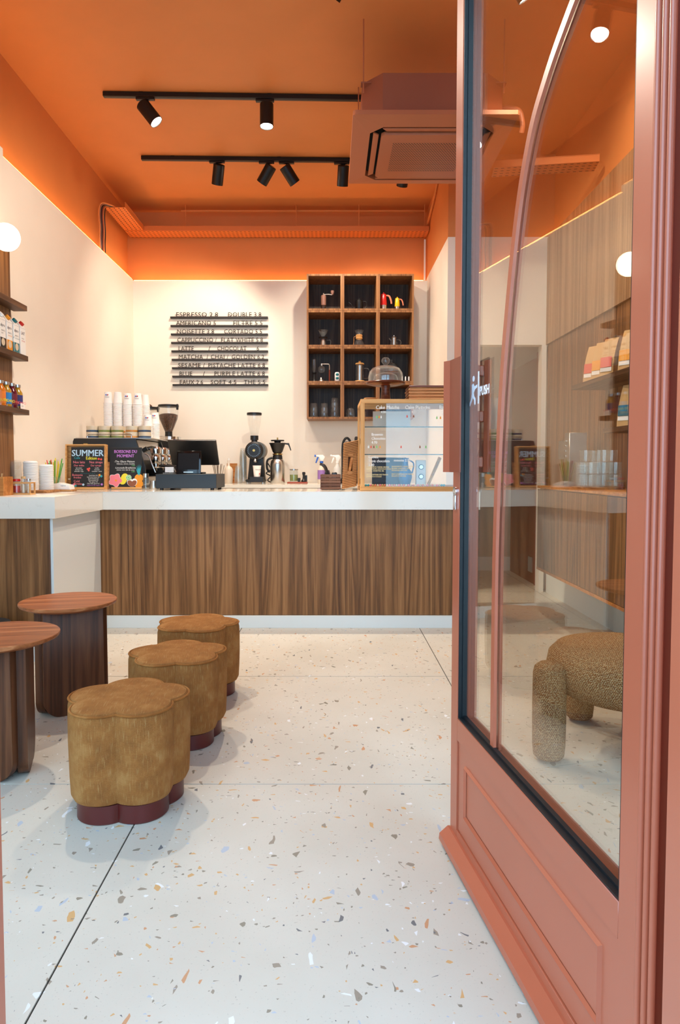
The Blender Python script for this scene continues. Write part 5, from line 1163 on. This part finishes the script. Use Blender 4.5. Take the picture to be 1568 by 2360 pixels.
moka('short yellow moka pot with peach handle', cube_pos(3, 2, 0.56), 'yellow', 'salmon', 0.70)
o = thing('pour_over_set', 'glass dripper on a small glass server', 'coffee dripper', cube_pos(2, 0, 0.46))
B().lathe([(0, 0), (0.03, 0), (0.034, 0.006), (0.028, 0.045), (0.024, 0.075), (0.03, 0.085)], seg=24).build('server', 'glassware', o)
B().lathe([(0, 0.001), (0.027, 0.001), (0.025, 0.04), (0.016, 0.07), (0, 0.07)], seg=20).build('reflective_core', 'steel', o)
B().lathe([(0, 0.0855), (0.045, 0.0855), (0.046, 0.090), (0, 0.092)], seg=28).build('dripper_plate', 'black', o)
B().lathe([(0.012, 0.0925), (0.018, 0.098), (0.05, 0.155), (0.052, 0.157), (0.049, 0.157), (0.016, 0.100)], seg=28).build('dripper_cone', 'glassware', o)
B().tube(smooth_path([(0.036, 0, 0.06), (0.07, 0, 0.06), (0.075, 0, 0.03), (0.06, 0, 0.008), (0.04, 0, 0.01)], 4), 0.004, 8).build('handle', 'glassware', o)
o = thing('glass_carafe', 'hourglass glass carafe with wooden collar and leather tie', 'carafe', cube_pos(2, 1, 0.48))
B().lathe([(0, 0), (0.05, 0), (0.055, 0.006), (0.05, 0.03), (0.022, 0.075), (0.021, 0.10), (0.045, 0.155), (0.047, 0.156), (0.043, 0.155)], seg=28).build('vessel', 'glassware', o)
B().lathe([(0.030, 0.07), (0.034, 0.074), (0.0335, 0.09), (0.030, 0.094), (0.034, 0.098), (0.033, 0.112), (0.028, 0.114)], seg=24).build('wooden_collar', 'oak_h', o)
B().tube(smooth_path([(-0.03, -0.012, 0.092), (-0.05, -0.012, 0.09), (-0.052, -0.012, 0.05), (-0.06, -0.012, 0.004)], 4), 0.0035, 6).build('leather_tie', 'wood_tray', o)
o = thing('glass_teapot', 'small glass teapot with steel infuser', 'teapot', cube_pos(2, 2, 0.47))
B().lathe([(0, 0), (0.036, 0), (0.040, 0.006), (0.038, 0.03), (0.024, 0.075), (0.024, 0.085)], seg=24).build('pot', 'glassware', o)
B().lathe([(0, 0.012), (0.016, 0.012), (0.020, 0.082), (0.026, 0.086), (0.018, 0.096), (0.006, 0.098), (0.007, 0.108), (0, 0.11)], seg=20).build('infuser', 'steel', o)
B().tube(smooth_path([(0.028, 0, 0.065), (0.058, 0, 0.062), (0.07, 0, 0.035), (0.055, 0, 0.008), (0.036, 0, 0.012)], 4), 0.0042, 8).build('handle', 'glassware', o)
B().tube([(-0.028, 0, 0.06), (-0.05, 0, 0.078)], [0.007, 0.005], 8).build('spout', 'glassware', o)
o = thing('siphon_brewer', 'glass siphon coffee brewer with bent arm and wooden grip', 'siphon', cube_pos(1, 0, 0.40))
B().lathe([(0, 0), (0.034, 0), (0.036, 0.004), (0.03, 0.016), (0.014, 0.03), (0.01, 0.045), (0, 0.046)], (0.0, 0, 0), 22).build('burner', 'steel', o)
B().sphere((0.005, 0, 0.125), 0.037, 22, 14).build('lower_globe', 'glassware', o)
B().tube([(0.005, 0, 0.16), (0.005, 0, 0.175)], 0.012, 12).build('collar', 'steel', o)
B().tube(smooth_path([(0.0, 0, 0.178), (0.05, 0, 0.178), (0.078, 0, 0.174), (0.084, 0, 0.155), (0.084, 0, 0.12)], 5), 0.005, 8).build('arm', 'steel', o)
B().tube([(0.084, 0, 0.12), (0.084, 0, 0.09), (0.084, 0, 0.01)], [0.006, 0.009, 0.007], 10).build('grip', plain('rosewood', (110, 42, 24), 0.35), o)
B().cyl((0.084, 0, 0), 0.005, 0.01, 10).build('grip_tip', 'steel', o)
o = thing('siphon_chamber', 'upright glass siphon chamber on a black stem', 'siphon', cube_pos(1, 0, 0.20))
B().lathe([(0, 0), (0.026, 0), (0.022, 0.008), (0.012, 0.03), (0.012, 0.08), (0.024, 0.09), (0.024, 0.094), (0, 0.094)], seg=20).build('stem', 'black', o)
B().lathe([(0.008, 0.0945), (0.010, 0.11), (0.019, 0.125), (0.020, 0.225), (0.018, 0.226)], seg=20).build('tube', 'glassware', o)
o = thing('milk_frother', 'oval teal and white gadget in the siphon cube', 'gadget', cube_pos(1, 0, 0.86, 0.05))
B().lathe([(0, 0), (0.022, 0.0), (0.026, 0.006), (0.026, 0.075), (0.02, 0.09), (0, 0.093)], seg=24).build('shell', 'white', o)
for z in (0.03, 0.066): B().sphere((0, -0.016, z), 0.0165, 14, 10).build('lens', 'teal', o)
o = thing('french_press', 'glass french press with pale wooden lid and base', 'french press', cube_pos(1, 1, 0.50))
B().lathe([(0, 0), (0.052, 0), (0.053, 0.006), (0.046, 0.013), (0, 0.013)], seg=32).build('wooden_base', 'oak_h', o)
B().lathe([(0.042, 0.0132), (0.042, 0.172)], seg=32).build('beaker', 'glassware', o)
B().lathe([(0, 0.014), (0.024, 0.014), (0.024, 0.165), (0, 0.165)], seg=20).build('plunger', 'steel', o)
B().lathe([(0, 0.1725), (0.044, 0.1725), (0.045, 0.18), (0.04, 0.186), (0.01, 0.187), (0.013, 0.20), (0.009, 0.207), (0, 0.208)], seg=32).build('wooden_lid', 'oak_h', o)
B().tube(smooth_path([(0.042, 0, 0.135), (0.085, 0, 0.13), (0.10, 0, 0.085), (0.085, 0, 0.04), (0.042, 0, 0.035)], 5), 0.005, 8).build('handle', 'glassware', o)
o = thing('glass_cloche', 'small glass cloche on a red wooden foot behind the cake dome', 'cloche', cube_pos(1, 2, 0.42, 0.14))
B().lathe([(0, 0), (0.04, 0), (0.03, 0.01), (0.026, 0.09), (0.07, 0.10), (0.072, 0.108), (0, 0.11)], seg=28).build('foot', 'wood_red', o)
B().lathe([(0.058, 0.1105), (0.059, 0.15), (0.05, 0.185), (0.02, 0.20), (0.006, 0.202), (0.006, 0.21), (0.012, 0.22), (0.008, 0.228), (0, 0.23)], seg=28).build('bell', 'glassware', o)
for i in range(3):
    q = thing('butter_knife', 'short white blade standing in a red block, %s of three' % ('first', 'second', 'third')[i], 'knife', cube_pos(1, 2, 0.70 + 0.095 * i, 0.06), 0, 'white blades in the cube')
    B().box(-0.007, 0.007, -0.01, 0.01, 0, 0.008).build('block', 'wood_red', q); B().prism([(-0.006, 0.0082), (0.006, 0.0082), (0.006, 0.046), (0.0, 0.054), (-0.006, 0.042)], 0.004, 'Y', -0.002).build('blade', 'white', q)
tg_me = mesh_of(B().lathe([(0.040, 0.0), (0.041, 0.002), (0.034, 0.09), (0.031, 0.095), (0, 0.095)], seg=22), 'glassware')
for c, n in ((0, 2), (1, 2), (2, 3)):
    for i in range(n):
        x, y, z = cube_pos(0, 0, 0.19 + 0.30 * c, 0.09 + (0.0 if c < 2 else 0.01))
        place(tg_me, 'water_glass', None, (x, y, z + i * (0.045 if c < 2 else 0.05)), None, label='upturned clear water glass, %s stack in the bottom left cube, %s from the bottom' % (('left', 'middle', 'right')[c], ('first', 'second', 'third')[i]), cat='glass', group='water glasses in the bottom cube')
o = thing('glass_pot', 'rounded clear glass pot in the bottom middle cube', 'pot', cube_pos(0, 1, 0.24))
B().lathe([(0.044, 0), (0.046, 0.003), (0.046, 0.055), (0.036, 0.085), (0.016, 0.096), (0, 0.098)], seg=26).build('vessel', 'glassware', o)
B().box(-0.05, 0.075, -0.05, 0.05, -0.0003, 0.0).build('napkin', 'paper', o)
o = jar('glass_jar', 'small clear jar at the front of the bottom middle cube', *cube_pos(0, 1, 0.60), 0.03, 0.06, 'glassware', None)

# ================================================================== MENU ON THE BACK WALL
rows = [[('ESPRESSO 2.8', 0.055, 0.43), ('DOUBLE 3.8', 0.59, 0.34)], [('AMERICANO 5', 0.055, 0.41), ('FILTRE 5.5', 0.64, 0.30)], [('NOISETTE 3.8', 0.06, 0.38), ('CORTADO 5.5', 0.545, 0.39)],
        [('CAPPUCCINO /', 0.06, 0.405), ('FLAT WHITE 5.8', 0.51, 0.43)], [('LATTE', 0.07, 0.155), ('/', 0.38, 0.02), ('CHOCOLAT', 0.47, 0.30), ('6', 0.875, 0.025)], [('MATCHA  /', 0.07, 0.30), ('CHAI /', 0.40, 0.18), ('GOLDEN 6.2', 0.615, 0.335)],
        [('SESAME /', 0.06, 0.275), ('PISTACHE LATTE 6.8', 0.37, 0.585)], [('BLUE', 0.07, 0.13), ('/', 0.315, 0.02), ('PURPLE LATTE 6.8', 0.43, 0.52)], [('EAUX 2.6', 0.07, 0.24), ('SOFT 4.5', 0.39, 0.265), ('THE 5.5', 0.735, 0.22)]]
wording = ['espresso and double', 'americano and filtre', 'noisette and cortado', 'cappuccino and flat white', 'latte and chocolat', 'matcha, chai and golden', 'sesame and pistache latte', 'blue and purple latte', 'eaux, soft and the']
for i, rw in enumerate(rows):
    zz = 2.628 - i * 0.0862 - 0.018
    t = thing('menu_rail', 'thin dark menu rail with letters listing ' + wording[i], 'menu rail', (-1.642 + 0.002 * i, 7.099, zz), 0, 'menu rails')
    B().box(0, 1.003 - 0.002 * i, -0.034, 0.0, 0, 0.018, 0.001).build('ledge', plain('rail_black', (38, 32, 28), 0.5), t)
    for (txt, x, wd_) in rw:
        me = text_mesh(txt, 0.066, 0.002, 'LEFT', 1.04)
        mw = max(v.co.x for v in me.vertices) - min(v.co.x for v in me.vertices)
        lm = Matrix.Translation((x, -0.022, 0.0165)) @ Euler((PI / 2, 0, 0)).to_matrix().to_4x4() @ Matrix.Diagonal((wd_ / mw, 1, 1, 1))
        bm0 = bmesh.new(); bm0.from_mesh(me); bm0.transform(lm); bmesh.ops.remove_doubles(bm0, verts=bm0.verts[:], dist=1e-6); left = set(bm0.verts)
        while left:                                        # every peg letter is a piece of its own
            todo = [left.pop()]; isl = []
            while todo:
                v = todo.pop(); isl.append(v)
                for e in v.link_edges:
                    q = e.other_vert(v)
                    if q in left: left.remove(q); todo.append(q)
            lb_ = B(); mp_ = {v: lb_.bm.verts.new(v.co) for v in isl}
            for f in {f for v in isl for f in v.link_faces}:
                try: lb_.bm.faces.new([mp_[v] for v in f.verts])
                except ValueError: pass
            lb_.build('letter', plain('letter_black', (40, 34, 26), 0.5), t, smooth=False)
        bm0.free()
